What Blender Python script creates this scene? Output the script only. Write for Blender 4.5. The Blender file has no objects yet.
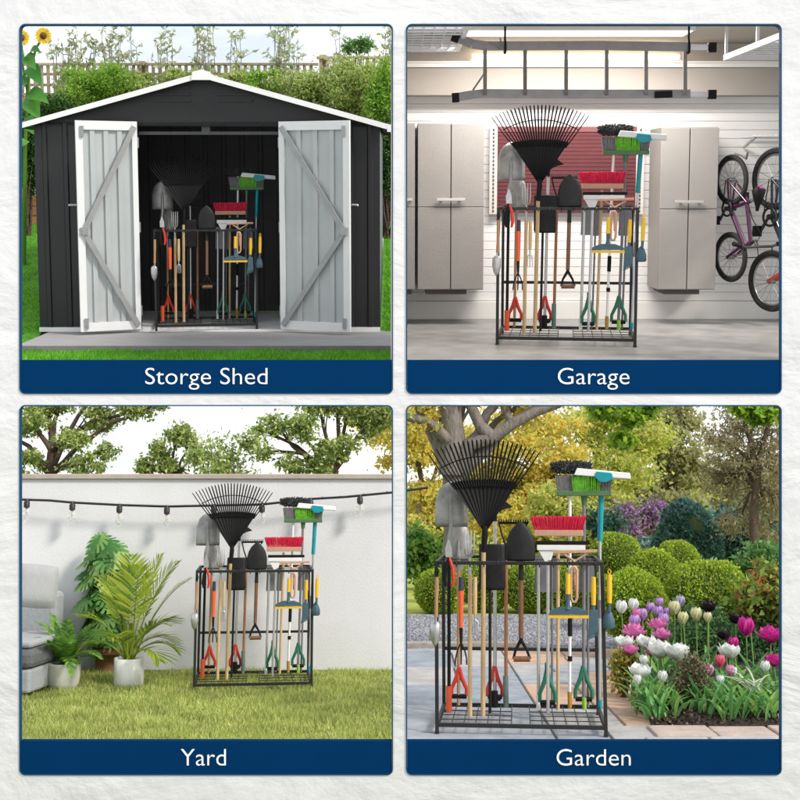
import bpy, bmesh, math, random
import numpy as np
from mathutils import Vector, Matrix, Euler

R = math.radians
C = bpy.context.scene.collection
rng = np.random.default_rng(7)
random.seed(7)
P0 = 310.0           # picture row of the lens axis (the lens is shifted)
F = 1200.0            # focal length in photograph pixels
EYE = 1.6

# ------------------------------------------------------------------ materials
MATS = {}
def mat(name, col, rough=.6, metal=0., var=.12, scale=18., bump=0., bscale=None, transl=0., coat=0., spec=.5, stretch=None):
    if name in MATS: return MATS[name]
    m = bpy.data.materials.new(name); m.use_nodes = True
    nt = m.node_tree; b = nt.nodes['Principled BSDF']; L = nt.links
    b.inputs['Roughness'].default_value = rough; b.inputs['Metallic'].default_value = metal
    b.inputs['Specular IOR Level'].default_value = spec
    if coat: b.inputs['Coat Weight'].default_value = coat
    tc = nt.nodes.new('ShaderNodeTexCoord'); vec = tc.outputs['Object']
    if stretch:
        mp = nt.nodes.new('ShaderNodeMapping'); mp.inputs['Scale'].default_value = stretch
        L.new(vec, mp.inputs['Vector']); vec = mp.outputs['Vector']
    n = nt.nodes.new('ShaderNodeTexNoise'); n.inputs['Scale'].default_value = scale; n.inputs['Detail'].default_value = 6
    n.inputs['Roughness'].default_value = .62
    L.new(vec, n.inputs['Vector'])
    r = nt.nodes.new('ShaderNodeValToRGB')
    lo = [max(0, c*(1-var)) for c in col]; hi = [min(1, c*(1+var)) for c in col]
    r.color_ramp.elements[0].position = .3; r.color_ramp.elements[1].position = .7
    r.color_ramp.elements[0].color = (*lo, 1); r.color_ramp.elements[1].color = (*hi, 1)
    L.new(n.outputs['Fac'], r.inputs['Fac']); L.new(r.outputs['Color'], b.inputs['Base Color'])
    if bump:
        n2 = nt.nodes.new('ShaderNodeTexNoise'); n2.inputs['Scale'].default_value = bscale or scale*3; n2.inputs['Detail'].default_value = 5
        L.new(vec, n2.inputs['Vector'])
        bp = nt.nodes.new('ShaderNodeBump'); bp.inputs['Strength'].default_value = bump; bp.inputs['Distance'].default_value = .02
        L.new(n2.outputs['Fac'], bp.inputs['Height']); L.new(bp.outputs['Normal'], b.inputs['Normal'])
    if transl:
        out = nt.nodes['Material Output']
        t = nt.nodes.new('ShaderNodeBsdfTranslucent'); mx = nt.nodes.new('ShaderNodeMixShader'); mx.inputs[0].default_value = transl
        L.new(r.outputs['Color'], t.inputs['Color'])
        L.new(b.outputs[0], mx.inputs[1]); L.new(t.outputs[0], mx.inputs[2]); L.new(mx.outputs[0], out.inputs['Surface'])
    MATS[name] = m
    return m

def leafmats(name, cols, transl=.35, rough=.55, gain=1.45):
    cols = [tuple(min(.85, v*gain) for v in c) for c in cols]; transl = min(.6, transl+.12)
    return [mat(f'{name}_{i}', c, rough=rough, var=.22, scale=3, transl=transl, spec=.35) for i, c in enumerate(cols)]

# ------------------------------------------------------------------ mesh builder
class MB:
    def __init__(s): s.V = []; s.F = []; s.I = []; s.S = []; s.mi = 0
    def add(s, verts, faces, smooth=False, mi=None):
        o = len(s.V); s.V.extend([tuple(v) for v in verts])
        for f in faces:
            s.F.append(tuple(o+i for i in f)); s.I.append(s.mi if mi is None else mi); s.S.append(smooth)
        return s
    def box(s, c, size, rot=None, mi=None):
        x, y, z = [a/2 for a in size]; c = Vector(c)
        vs = [Vector((i*x, j*y, k*z)) for i in (-1, 1) for j in (-1, 1) for k in (-1, 1)]
        if rot is not None: vs = [rot @ v for v in vs]
        return s.add([c+v for v in vs], [(0,1,3,2),(4,6,7,5),(0,4,5,1),(2,3,7,6),(0,2,6,4),(1,5,7,3)], mi=mi)
    def span(s, p, q, mi=None):
        p = Vector(p); q = Vector(q)
        return s.box((p+q)/2, [abs(a) for a in (q-p)], mi=mi)
    def hexa(s, a, b, mi=None):     # two quads a (4 pts) and b (4 pts), same winding
        return s.add(list(a)+list(b), [(3,2,1,0),(4,5,6,7),(0,1,5,4),(1,2,6,5),(2,3,7,6),(3,0,4,7)], mi=mi)
    def bar(s, p, q, w, h=None, up=(0,0,1), mi=None):
        p = Vector(p); q = Vector(q); h = h or w; d = (q-p).normalized(); u = Vector(up)
        if abs(d.dot(u)) > .98: u = Vector((0,1,0))
        a = d.cross(u).normalized()*w/2; b = a.cross(d).normalized()*h/2
        k = [p-a-b, p+a-b, p+a+b, p-a+b, q-a-b, q+a-b, q+a+b, q-a+b]
        return s.add(k, [(0,3,2,1),(4,5,6,7),(0,1,5,4),(1,2,6,5),(2,3,7,6),(3,0,4,7)], mi=mi)
    def tube(s, pts, r, n=8, closed=False, mi=None, cap=True, flat=1.):
        pts = [Vector(p) for p in pts]; m = len(pts)
        rr = r if hasattr(r, '__len__') else [r]*m
        vs = []; prev = None
        for i, p in enumerate(pts):
            if closed: d = pts[(i+1) % m]-pts[i-1]
            else: d = pts[min(i+1, m-1)]-pts[max(i-1, 0)]
            d = d.normalized() if d.length > 1e-9 else Vector((0,0,1))
            if prev is None:
                u = Vector((0,0,1)) if abs(d.z) < .9 else Vector((0,1,0))
                a = d.cross(u).normalized()
            else:
                a = (prev-d*prev.dot(d)); a = a.normalized() if a.length > 1e-6 else d.orthogonal().normalized()
            prev = a; b = d.cross(a)
            for k in range(n):
                t = 2*math.pi*k/n
                vs.append(p+(a*math.cos(t)+b*math.sin(t)*flat)*rr[i])
        fs = []
        for i in range(m if closed else m-1):
            j = (i+1) % m
            for k in range(n):
                l = (k+1) % n
                fs.append((i*n+k, i*n+l, j*n+l, j*n+k))
        s.add(vs, fs, True, mi)
        if cap and not closed:
            s.add(vs[:n], [tuple(range(n))[::-1]], False, mi); s.add(vs[-n:], [tuple(range(n))], False, mi)
        return s
    def cyl(s, p, q, r, r2=None, n=12, mi=None): return s.tube([p, q], [r, r if r2 is None else r2], n, mi=mi)
    def lathe(s, prof, o=(0,0,0), n=24, rot=None, mi=None, sx=1., sy=1.):
        o = Vector(o); vs = []
        for r, z in prof:
            for k in range(n):
                t = 2*math.pi*k/n; v = Vector((r*math.cos(t)*sx, r*math.sin(t)*sy, z))
                vs.append(o+(rot @ v if rot is not None else v))
        fs = []
        for i in range(len(prof)-1):
            for k in range(n):
                l = (k+1) % n; fs.append((i*n+k, i*n+l, (i+1)*n+l, (i+1)*n+k))
        return s.add(vs, fs, True, mi)
    def prism(s, poly, y0, y1, mi=None):       # poly in (x,z)
        n = len(poly); vs = [(x, y0, z) for x, z in poly]+[(x, y1, z) for x, z in poly]
        area = sum(poly[i][0]*poly[(i+1) % n][1]-poly[(i+1) % n][0]*poly[i][1] for i in range(n))
        f0 = tuple(range(n)); f1 = tuple(range(2*n-1, n-1, -1))
        if area < 0: f0, f1 = f0[::-1], f1[::-1]
        return s.add(vs, [f0, f1]+[(i, n+i, n+(i+1) % n, (i+1) % n) if area > 0 else ((i+1) % n, n+(i+1) % n, n+i, i) for i in range(n)], mi=mi)
    def blade(s, prof, cx, y, curve=.3, th=.008, nx=8, mi=None, lean=0.):   # concave sheet, prof [(z, half width)]
        vs = []; m = len(prof); z0 = prof[0][0]
        for side in (0, 1):
            for z, hw in prof:
                for k in range(nx+1):
                    t = -1+2*k/nx
                    vs.append((cx+t*hw, y+curve*hw*(t*t-1)*1.0+side*th+lean*(z-z0), z))
        q = (nx+1)*m; fs = []
        for i in range(m-1):
            for k in range(nx):
                a = i*(nx+1)+k
                fs.append((a, a+1, a+nx+2, a+nx+1)); fs.append((q+a+nx+1, q+a+nx+2, q+a+1, q+a))
            a = i*(nx+1); fs.append((a, a+nx+1, q+a+nx+1, q+a)); a += nx; fs.append((q+a, q+a+nx+1, a+nx+1, a))
        for k in range(nx):
            fs.append((q+k, q+k+1, k+1, k)); a = (m-1)*(nx+1)+k; fs.append((a, a+1, q+a+1, q+a))
        return s.add(vs, fs, True, mi)
    def leaf(s, p, d, n, L, w, fold=.25, droop=0., mi=None, seg=4, shape=None):
        p = Vector(p); d = Vector(d).normalized(); n = Vector(n); n = (n-d*n.dot(d)); n = n.normalized() if n.length > 1e-5 else d.orthogonal().normalized()
        a = d.cross(n); vs = []; fs = []; q = p.copy(); dd = d.copy()
        shape = shape or (lambda t: math.sin(math.pi*min(1, (t*.92+.06)))**.8)
        for i in range(seg+1):
            t = i/seg; ww = w*shape(t) if i < seg else 0.001*w
            nn = a.cross(dd)
            vs += [q-a*ww+n*fold*ww, q, q+a*ww+n*fold*ww]
            dd = (dd+Vector((0,0,-1))*droop/seg).normalized(); q = q+dd*L/seg
        for i in range(seg):
            o = i*3; fs += [(o, o+1, o+4, o+3), (o+1, o+2, o+5, o+4)]
        return s.add(vs, fs, True, mi)
    def build(s, name, mats, parent=None, M=None, off=None, bevel=0.):
        me = bpy.data.meshes.new(name)
        V = s.V if off is None else [(v[0]-off[0], v[1]-off[1], v[2]-off[2]) for v in s.V]
        me.from_pydata(V, [], s.F)
        if not isinstance(mats, (list, tuple)): mats = [mats]
        for m in mats: me.materials.append(m)
        me.polygons.foreach_set('material_index', s.I); me.polygons.foreach_set('use_smooth', s.S); me.update()
        return link(name, me, parent, M, bevel)

def link(name, me, parent=None, M=None, bevel=0.):
    o = bpy.data.objects.new(name, me); C.objects.link(o)
    if parent is not None: o.parent = parent
    if M is not None: o.matrix_world = M
    if bevel:
        b = o.modifiers.new('Bevel', 'BEVEL'); b.width = bevel; b.segments = 2; b.limit_method = 'ANGLE'
    return o

def npmesh(name, verts, k, mats, mi=None, parent=None, M=None):
    verts = np.asarray(verts, dtype=np.float32).reshape(-1, 3); n = len(verts)//k
    me = bpy.data.meshes.new(name)
    me.vertices.add(len(verts)); me.vertices.foreach_set('co', verts.ravel())
    me.loops.add(n*k); me.loops.foreach_set('vertex_index', np.arange(n*k, dtype=np.int32))
    me.polygons.add(n); me.polygons.foreach_set('loop_start', np.arange(0, n*k, k, dtype=np.int32))
    for m in mats: me.materials.append(m)
    if mi is not None: me.polygons.foreach_set('material_index', np.asarray(mi, dtype=np.int32))
    me.update(calc_edges=True)
    return link(name, me, parent, M)

def leafverts(P, L, w, rg, droop=0., D=None, tilt=None):
    """rhombic folded leaves at points P; L and w may be arrays"""
    P = np.asarray(P); N = len(P)
    d = rg.normal(size=(N, 3)) if D is None else np.asarray(D)+rg.normal(size=(N, 3))*.45
    d[:, 2] -= droop; d /= np.linalg.norm(d, axis=1)[:, None]+1e-9
    h = rg.normal(size=(N, 3)); 
    if tilt is not None: h = h*.5+np.array(tilt)
    s = np.cross(d, h); s /= np.linalg.norm(s, axis=1)[:, None]+1e-9
    n = np.cross(s, d)
    Ls = (L*rg.uniform(.6, 1.3, N))[:, None]; ws = Ls*w
    b = P; m = P+d*Ls*.45; t = P+d*Ls-n*Ls*.12
    return np.stack([b, m+s*ws+n*ws*.35, t, m-s*ws+n*ws*.35], axis=1).reshape(-1, 3)

def clump_points(c, r, n, rg, clumps=12, tight=.33, flat=.7):
    c = np.asarray(c, dtype=float); r = np.asarray(r, dtype=float)*np.ones(3)
    k = rg.normal(size=(clumps, 3)); k /= np.linalg.norm(k, axis=1)[:, None]; k *= rg.uniform(.35, 1., clumps)[:, None]
    idx = rg.integers(0, clumps, n)
    sz = rg.uniform(.5, 1.2, clumps)
    p = k[idx]+rg.normal(size=(n, 3))*tight*sz[idx][:, None]*np.array([1, 1, flat])
    return c+p*r

# ------------------------------------------------------------------ things
def tag(o, label, cat, group=None):
    o['label'] = label; o['category'] = cat
    if group: o['group'] = group
    return o
def struct(o, kind='structure'): o['kind'] = kind; return o
def thing(name, label, cat, M, group=None):
    o = bpy.data.objects.new(name, None); C.objects.link(o); o.empty_display_size = .1
    o.matrix_world = M
    return tag(o, label, cat, group)
def copy_tree(o, parent=None):
    c = o.copy(); C.objects.link(c)
    if parent is not None: c.parent = parent
    for ch in [x for x in KIDS.get(o.name, list(o.children))]: copy_tree(ch, c)
    return c
KIDS = {}

# ------------------------------------------------------------------ frames: each has the lens at its origin
def rx(a): return Matrix.Rotation(a, 4, 'X')
A_LOW = math.atan((490-P0)/F); A_UP = -math.atan((P0-185)/F)
SU = .45
class Stage:
    def __init__(s, a, M): s.a = a; s.M = M; s.r = Matrix.Rotation(a, 3, 'X')
    def ray(s, px, py): return s.r @ Vector((px-400, F, P0-py))
    def P(s, px, py, Y): d = s.ray(px, py); return d*(Y/d.y)
    def G(s, px, py, z): d = s.ray(px, py); return d*(z/d.z)
    def at(s, loc, rz=0., sc=1.): return s.M @ Matrix.Translation(Vector(loc)) @ Matrix.Rotation(rz, 4, 'Z') @ Matrix.Scale(sc, 4)
    def pm(s, Y): return F/Y
T0 = Matrix.Translation((0, 0, EYE))
LOW = Stage(A_LOW, T0.copy())
UP = Stage(A_UP, T0 @ rx(A_LOW-A_UP) @ Matrix.Scale(SU, 4))
BRD = Stage(0., T0 @ rx(A_LOW))

# ------------------------------------------------------------------ camera, sky, sun
cam = bpy.data.objects.new('camera', bpy.data.cameras.new('camera')); C.objects.link(cam)
cam.matrix_world = T0 @ rx(A_LOW) @ rx(math.pi/2)
cam.data.sensor_width = 36; cam.data.lens = 36*F/800; cam.data.shift_y = -(400-P0)/800; cam.data.clip_end = 3000; cam.data.clip_start = .05
bpy.context.scene.camera = cam
sc = bpy.context.scene
sc.view_settings.view_transform = 'Standard'; sc.view_settings.look = 'None'
sc.view_settings.exposure = 1.16; sc.view_settings.gamma = 1; sc.view_settings.use_curve_mapping = False
try:
    sc.cycles.max_bounces = 8; sc.cycles.diffuse_bounces = 4; sc.cycles.transparent_max_bounces = 8; sc.cycles.use_denoising = True
except Exception: pass
SUN = Vector((.70, -.50, .66)).normalized()
w = bpy.data.worlds.new('World'); sc.world = w; w.use_nodes = True
nt = w.node_tree; bg = nt.nodes['Background']; bg.inputs['Strength'].default_value = .15
sky = nt.nodes.new('ShaderNodeTexSky'); sky.sky_type = 'NISHITA'; sky.sun_disc = False
sky.sun_elevation = math.asin(SUN.z); sky.sun_rotation = math.atan2(SUN.x, SUN.y)
sky.air_density = 1.0; sky.dust_density = 1.5; sky.ozone_density = .6; sky.altitude = 50
# thin bright cloud layer over the physical sky
tcw = nt.nodes.new('ShaderNodeTexCoord'); mpw = nt.nodes.new('ShaderNodeMapping'); mpw.inputs['Scale'].default_value = (1.6, 1.6, 4.5); nt.links.new(tcw.outputs['Generated'], mpw.inputs[0])
nw = nt.nodes.new('ShaderNodeTexNoise'); nw.inputs['Scale'].default_value = 1.6; nw.inputs['Detail'].default_value = 7; nt.links.new(mpw.outputs[0], nw.inputs['Vector'])
rw = nt.nodes.new('ShaderNodeMapRange'); rw.inputs['From Min'].default_value = .3; rw.inputs['From Max'].default_value = .6; rw.inputs['To Min'].default_value = .72; rw.inputs['To Max'].default_value = .97; nt.links.new(nw.outputs['Fac'], rw.inputs['Value'])
mxw = nt.nodes.new('ShaderNodeMix'); mxw.data_type = 'RGBA'; nt.links.new(rw.outputs['Result'], mxw.inputs['Factor']); nt.links.new(sky.outputs[0], mxw.inputs[6]); 
nw2 = nt.nodes.new('ShaderNodeTexNoise'); nw2.inputs['Scale'].default_value = 3.2; nw2.inputs['Detail'].default_value = 8; nt.links.new(mpw.outputs[0], nw2.inputs['Vector'])
rw2 = nt.nodes.new('ShaderNodeValToRGB'); rw2.color_ramp.elements[0].position = .35; rw2.color_ramp.elements[0].color = (2.75, 2.85, 3.0, 1); rw2.color_ramp.elements[1].position = .62; rw2.color_ramp.elements[1].color = (4.3, 4.3, 4.3, 1)
nt.links.new(nw2.outputs['Fac'], rw2.inputs['Fac']); nt.links.new(rw2.outputs['Color'], mxw.inputs[7])
nt.links.new(mxw.outputs[2], bg.inputs['Color'])
sl = bpy.data.lights.new('sun', 'SUN'); sl.energy = 1.5; sl.angle = R(11); sl.color = (1, .94, .85)
so = bpy.data.objects.new('sun', sl); C.objects.link(so); so.location = (6, -6, 12)
so.rotation_euler = SUN.to_track_quat('Z', 'Y').to_euler()
# ------------------------------------------------------------------ common materials
black_steel = mat('black_powder_coat', (.010,.010,.011), .5, .0, .2, 40, spec=.5)
wood_light = mat('pale_ash_wood', (.56,.39,.2), .5, 0, .22, 14, .15, 40, stretch=(6,6,.6))
wood_mid = mat('tan_wood', (.42,.23,.11), .5, 0, .2, 14, .15, 40, stretch=(6,6,.6))
wood_red = mat('reddish_wood', (.34,.15,.07), .5, 0, .2, 14, .15, 40, stretch=(6,6,.6))
wood_dark = mat('brown_wood', (.17,.075,.035), .45, 0, .25, 14, .15, 40, stretch=(6,6,.6))
steel = mat('brushed_steel', (.5,.5,.5), .36, .85, .15, 30)
alu = mat('aluminium_tube', (.62,.63,.65), .34, .8, .08, 30)
galv = mat('galvanised_steel', (.34,.335,.33), .5, .55, .42, 9, .1, 60)
dark_steel = mat('dark_forged_steel', (.012,.012,.013), .55, .1, .4, 14, .08, 80, spec=.35)
white_pl = mat('white_plastic', (.8,.8,.8), .35, 0, .03, 20)
red_pl = mat('red_plastic', (.62,.035,.02), .36, 0, .08, 20)
orange_pl = mat('orange_red_plastic', (.75,.11,.03), .38, 0, .08, 20)
black_pl = mat('black_plastic', (.004,.004,.0045), .6, 0, .2, 20, spec=.25)
navy_pl = mat('navy_grip', (.03,.025,.07), .5, 0, .2, 20)
green_pl = mat('green_plastic', (.01,.15,.085), .4, 0, .1, 20)
lime_pl = mat('lime_plastic', (.24,.47,.05), .4, 0, .1, 20)
teal_pl = mat('teal_plastic', (.0,.27,.33), .35, 0, .06, 20)
slate_pl = mat('slate_blue_rubber', (.045,.10,.13), .5, 0, .15, 20)
greygreen = mat('grey_green_sleeve', (.12,.19,.17), .5, 0, .15, 20)
yellow_pl = mat('yellow_plastic', (.78,.47,.02), .4, 0, .06, 20)
grey_pl = mat('grey_plastic', (.17,.17,.18), .5, 0, .1, 20)
plate_grey = mat('grey_plate', (.2,.2,.215), .4, .3, .15, 12)
pinkwood = mat('pinkish_wood', (.52,.3,.2), .5, 0, .15, 14, stretch=(6,6,.6))
br_red = mat('red_bristles', (.66,.012,.06), .7, 0, .3, 60)
br_green = mat('green_bristles', (.15,.5,.03), .7, 0, .3, 60)
br_grey = mat('grey_bristles', (.2,.2,.2), .7, 0, .3, 60)
mop_grey = mat('charcoal_microfibre', (.05,.05,.052), .9, 0, .4, 90, .5, 90)

# ------------------------------------------------------------------ rack units: width 1, origin at the front centre on the ground
RL = LOW.G(521, 735.5, -EYE+.004); RS = 172*RL.y/LOW.ray(521, 735.5).y; RZ = math.atan2(-RL.x, RL.y); RD = math.hypot(RL.x, RL.y)
RI = Matrix.Rotation(-RZ, 3, 'Z')
def Q(px, py, y=0.):            # photograph pixel of the garden rack -> rack units at depth y
    d = RI @ LOW.ray(px, py); t = (RD+y*RS)/d.y
    return Vector((d.x*t/RS, y, (d.z*t-RL.z)/RS))
SH = .05; DEP = .70
def shelf(px, py):               # where a pole seen ending at (px,py) stands on the shelf
    d = RI @ LOW.ray(px, py); t = (RL.z+SH*RS)/d.z
    y = min(max((d.y*t-RD)/RS, .06), DEP-.06); p = Q(px, py, y); p.z = SH+.006
    return p

HR = Q(521, 561.5, 0).z
def rack_parts(root):
    W = .5; t = .021; H = HR
    def leg(x, y):
        m = MB(); m.box((x, y, H/2), (t, t, H)); m.box((x, y, .006), (t*1.25, t*1.25, .012)); m.build('leg', black_steel, root, bevel=.002)
    for x in (-W+t/2, W-t/2):
        for y in (t/2, DEP-t/2): leg(x, y)
    xi = W-t
    m = MB()
    for y in (t/2, DEP-t/2): m.box((0, y, H-t/2), (2*xi-.001, t*.9, t*.98))
    for x in (-W+t/2, W-t/2): m.box((x, DEP/2, H-t/2), (t*.9, DEP-2*t-.001, t*.98))
    m.build('top_frame', black_steel, root, bevel=.002)
    m = MB()
    for y in (t/2, DEP-t/2): m.box((0, y, SH), (2*xi-.001, t*.9, t*1.1))
    for x in (-W+t/2, W-t/2): m.box((x, DEP/2, SH), (t*.9, DEP-2*t-.001, t*1.1))
    m.build('bottom_frame', black_steel, root, bevel=.002)
    m = MB(); m.box((0, DEP-t/2, .40), (2*xi-.001, t*.9, t)); m.build('rear_rail', black_steel, root, bevel=.002)
    for sx in (-1, 1):
        m = MB(); a, b = sx*.055, sx*(xi-.004); r = .0032
        for k in range(7):
            x = a+(b-a)*k/6; m.tube([(x, t, SH+.002), (x, DEP-t, SH+.002)], r, 6)
        for k in range(5):
            y = .06+(DEP-.12)*k/4; m.tube([(a, y, SH-.003), (b, y, SH-.003)], r, 6)
        m.build('wire_shelf', black_steel, root)
    m = MB()
    for k in range(15):
        x = -.44+.88*k/14; m.tube([(x, t, H-.012), (x, DEP-t, H-.012)], .0028, 6)
    for y in (.24, .48): m.tube([(-xi, y, H-.017), (xi, y, H-.017)], .0028, 6)
    m.build('slot_wires', black_steel, root)
    for k in range(12):
        x = -.45+.9*k/11; m = MB()
        m.tube([(x, .004, H-.004), (x, -.012, H-.012), (x, -.022, H-.028), (x, -.034, H-.03), (x, -.038, H-.012)], .0036, 6)
        m.build('hook', black_steel, root)

def dgrip(m, x, y, z0, z1, w, mi, r=.012, mb=None):     # forked grip: apex at z1, crossbar near z0
    m.tube([(x, y, z1), (x-w*.35, y, z1-(z1-z0)*.35), (x-w, y, z0+(z1-z0)*.3), (x-w, y, z0+.012)], [r*1.1, r*1.2, r, r], 8, mi=mi)
    m.tube([(x, y, z1), (x+w*.35, y, z1-(z1-z0)*.35), (x+w, y, z0+(z1-z0)*.3), (x+w, y, z0+.012)], [r*1.1, r*1.2, r, r], 8, mi=mi)
    m.tube([(x-w*1.0, y, z0+.01), (x+w*1.0, y, z0+.01)], r*1.25, 8, mi=mi if mb is None else mb)

TOOLS = []
class Tool:
    def __init__(s, name, label, cat, base):
        s.name, s.label, s.cat, s.base = name, label, cat, Vector(base); s.parts = []
    def part(s, name, m, mats, bevel=0., label=None): s.parts.append((name, m, mats, bevel, label)); return s
def tool(*a):
    t = Tool(*a); TOOLS.append(t); return t
def pole(px, pyb, pyt, pxt=None):
    b = shelf(px, pyb); t = Q(px if pxt is None else pxt, pyt, b.y); return b, t
PR = .0105

def round_spade(cx, y, z0, z1, hw, th=.007, shoulder=.1, curve=.35):
    m = MB(); h = z1-z0
    prof = [(z0, hw*.8), (z0+h*shoulder, hw*.97), (z0+h*.35, hw), (z0+h*.55, hw*.96), (z0+h*.72, hw*.8), (z0+h*.86, hw*.54), (z0+h*.95, hw*.27), (z1, hw*.04)]
    m.blade(prof, cx, y, curve, th)
    m.tube([(cx, y-curve*hw*.9-.002, z0-.05), (cx, y-curve*hw-.004, z0+h*.1), (cx, y-curve*hw-.001, z0+h*.5)], [.014, .013, .003], 8)
    return m

def make_tools():
    # --- hand trowel, hanging at the outer left
    a = Q(437, 577, -.02); b = Q(436, 617, -.02); c = Q(435, 647, -.02)
    t = tool('hand_trowel', 'small steel trowel with a brown handle hanging blade down', 'trowel', c)
    t.part('handle', MB().tube([a, a.lerp(b, .3), a.lerp(b, .6), b], [.011, .013, .010, .012], 10), wood_mid)
    m = MB(); m.tube([b, b+Vector((0, 0, -.04))], .006, 8)
    z0 = c.z; m.blade([(z0, .003), (z0+.03, .022), (z0+.08, .032), (z0+.13, .03), (z0+.15, .012)], c.x, c.y+.01, .5, .004)
    t.part('blade', m, steel)
    t.part('loop', MB().tube([a+Vector((0, 0, .0)), a+Vector((-.012, 0, .04)), a+Vector((.0, 0, .06)), a+Vector((.012, 0, .04)), a], .003, 6), black_pl)
    # --- pruning shears hung at the top
    p = Q(449, 552, -.03)
    t = tool('pruning_shears', 'small pruning shears with red and black grips hooked over the rail', 'pruning shears', p)
    for s in (-1, 1):
        t.part('grip', MB().tube([p+Vector((0, 0, -.03)), p+Vector((s*.02, 0, -.09)), p+Vector((s*.026, 0, -.16)), p+Vector((s*.018, 0, -.2))], [.008, .011, .011, .008], 8), red_pl if s > 0 else black_pl)
    m = MB(); m.prism([(p.x-.02, p.z-.03), (p.x-.024, p.z+.02), (p.x-.005, p.z+.075), (p.x+.006, p.z+.06), (p.x+.018, p.z+.02), (p.x+.02, p.z-.03)], p.y-.004, p.y+.004)
    t.part('blade', m, steel)
    # --- black pole with an orange sleeve: large square-shouldered grey shovel behind
    b, e = pole(449, 713, 548)
    t = tool('square_shovel', 'tallest grey shovel, with black pole and orange end sleeve', 'shovel', b)
    t.part('handle', MB().cyl(b, e, PR*1.05), black_pl)
    t.part('sleeve', MB().cyl(b, b+Vector((0, 0, .155)), PR*1.75, n=14), orange_pl)
    z0 = Q(450, 527, b.y).z; z1 = Q(450, 483, b.y).z; cx = Q(451, 500, b.y).x
    m = MB(); h = z1-z0; hw = .104
    m.blade([(z0, hw*.98), (z0+h*.1, hw), (z0+h*.6, hw*.96), (z0+h*.85, hw*.74), (z0+h*.96, hw*.45), (z1+.01, hw*.1)], cx, b.y+.03, .35, .007)
    m.tube([e, Vector((cx, b.y-.008, z0-.02)), Vector((cx, b.y-.006, z0+h*.4)), Vector((cx, b.y-.004, z0+h*.75))], [.013, .014, .014, .003], 8)
    t.part('blade', m, galv)
    # --- pointed silver shovel with a red grip
    b, e = pole(458.5, 706, 562)
    t = tool('pointed_shovel', 'silver pointed shovel with tan handle and red forked grip', 'shovel', b)
    t.part('handle', MB().cyl(b+Vector((0, 0, .0)), e, PR), wood_mid)
    m = MB(); g = Q(459, 706, b.y-.03); dgrip(m, g.x, b.y-.0, SH+.05, SH+.24, .048, 0, mb=1); t.part('grip', m, [red_pl, black_pl])
    y = b.y-.05
    m = round_spade(Q(458.5, 540, y).x, y+.03, Q(458, 561, y).z, Q(458, 517, y).z, .078)
    m.tube([e, Vector((e.x, y+.03-.03, e.z+.03))], .013, 8); t.part('blade', m, galv)
    # --- hand cultivator with orange grip
    a = Q(461, 577, -.02); b = Q(461, 632, -.02)
    t = tool('hand_cultivator', 'hanging hand cultivator with an orange grip and three curved prongs', 'cultivator', Q(461, 662, -.02))
    t.part('handle', MB().cyl(a.lerp(b, .25), a.lerp(b, .92), .0165, .0125, 12), orange_pl)
    t.part('collar', MB().cyl(a, a.lerp(b, .25), .013, .015, 12), navy_pl)
    m = MB(); m.cyl(a.lerp(b, .92), b+Vector((0, 0, -.06)), .011, .008)
    for k in (-1, 0, 1): m.tube([b+Vector((0, 0, -.06)), b+Vector((k*.02, 0, -.1)), b+Vector((k*.032, -.0, -.15)), b+Vector((k*.034, -.03, -.18)), b+Vector((k*.03, -.055, -.16))], [.005, .005, .005, .004, .002], 6)
    t.part('prongs', m, black_pl)
    # --- fork standing tines up on a pale pole
    b, e = pole(470, 718, 575)
    t = tool('garden_fork', 'narrow silver fork standing tines up on a pale wooden pole', 'garden fork', b)
    t.part('handle', MB().cyl(b, e, PR*1.25), wood_light)
    m = MB(); z0 = Q(471, 556, b.y).z; z1 = Q(471, 531, b.y).z
    m.cyl(e, Vector((e.x, e.y, z0)), .012, .008)
    for k in range(4):
        x = (-1.5+k)*.019; m.tube([(e.x, e.y, z0-.01), (e.x+x*.9, e.y-.012, z0+.012), (e.x+x, e.y-.016, z0+.05), (e.x+x, e.y, z1)], [.006, .006, .0055, .003], 6)
    t.part('tines', m, steel)
    # --- hand fork hanging
    a = Q(475, 577, -.02); b = Q(475, 614, -.02)
    t = tool('hand_fork', 'small hanging hand fork with pale handle and white prongs pointing down', 'hand fork', Q(475, 634, -.02))
    t.part('handle', MB().tube([a, a.lerp(b, .5), b], [.0115, .0135, .011], 10), wood_light)
    m = MB(); m.cyl(b, b+Vector((0, 0, -.03)), .006)
    for k in (-1, 0, 1): m.tube([b+Vector((0, 0, -.03)), b+Vector((k*.016, 0, -.045)), b+Vector((k*.018, 0, -.12))], [.005, .005, .003], 6)
    t.part('prongs', m, steel)
    # --- fan rake
    b, e = pole(483, 717, 536)
    t = tool('leaf_rake', 'big black fan leaf rake standing head up on a pale pole', 'rake', b)
    t.part('handle', MB().cyl(b, Q(483.5, 552, b.y), PR*1.35), wood_light)
    ap = Q(485, 534, b.y); u = (RD+b.y*RS)/RD/172; uz = (Q(485, 494, b.y).z-ap.z)/40
    m = MB(); m.tube([Q(483.5, 552, b.y), ap, ap+Vector((0, 0, 8*u))], [.017, .02, .016], 10); t.part('socket', m, black_pl)
    def pol(ang, l, yb=0.): return Vector((ap.x+math.sin(ang)*l*u, ap.y+yb, ap.z+math.cos(ang)*l*uz))
    m = MB(); A0, A1 = -.60, .585; n = 24; vs = []
    for i in range(n+1):
        an = A0+(A1-A0)*i/n; q = (i/n-.5)*2; L1 = 55+7*q*q
        for j, l in enumerate((5, 22, 40, L1)): vs.append(pol(an, l, .015*math.cos(q*1.5)*(j/3)+(.004 if i % 2 else 0)))
    k = len(vs); fs = []
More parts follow.
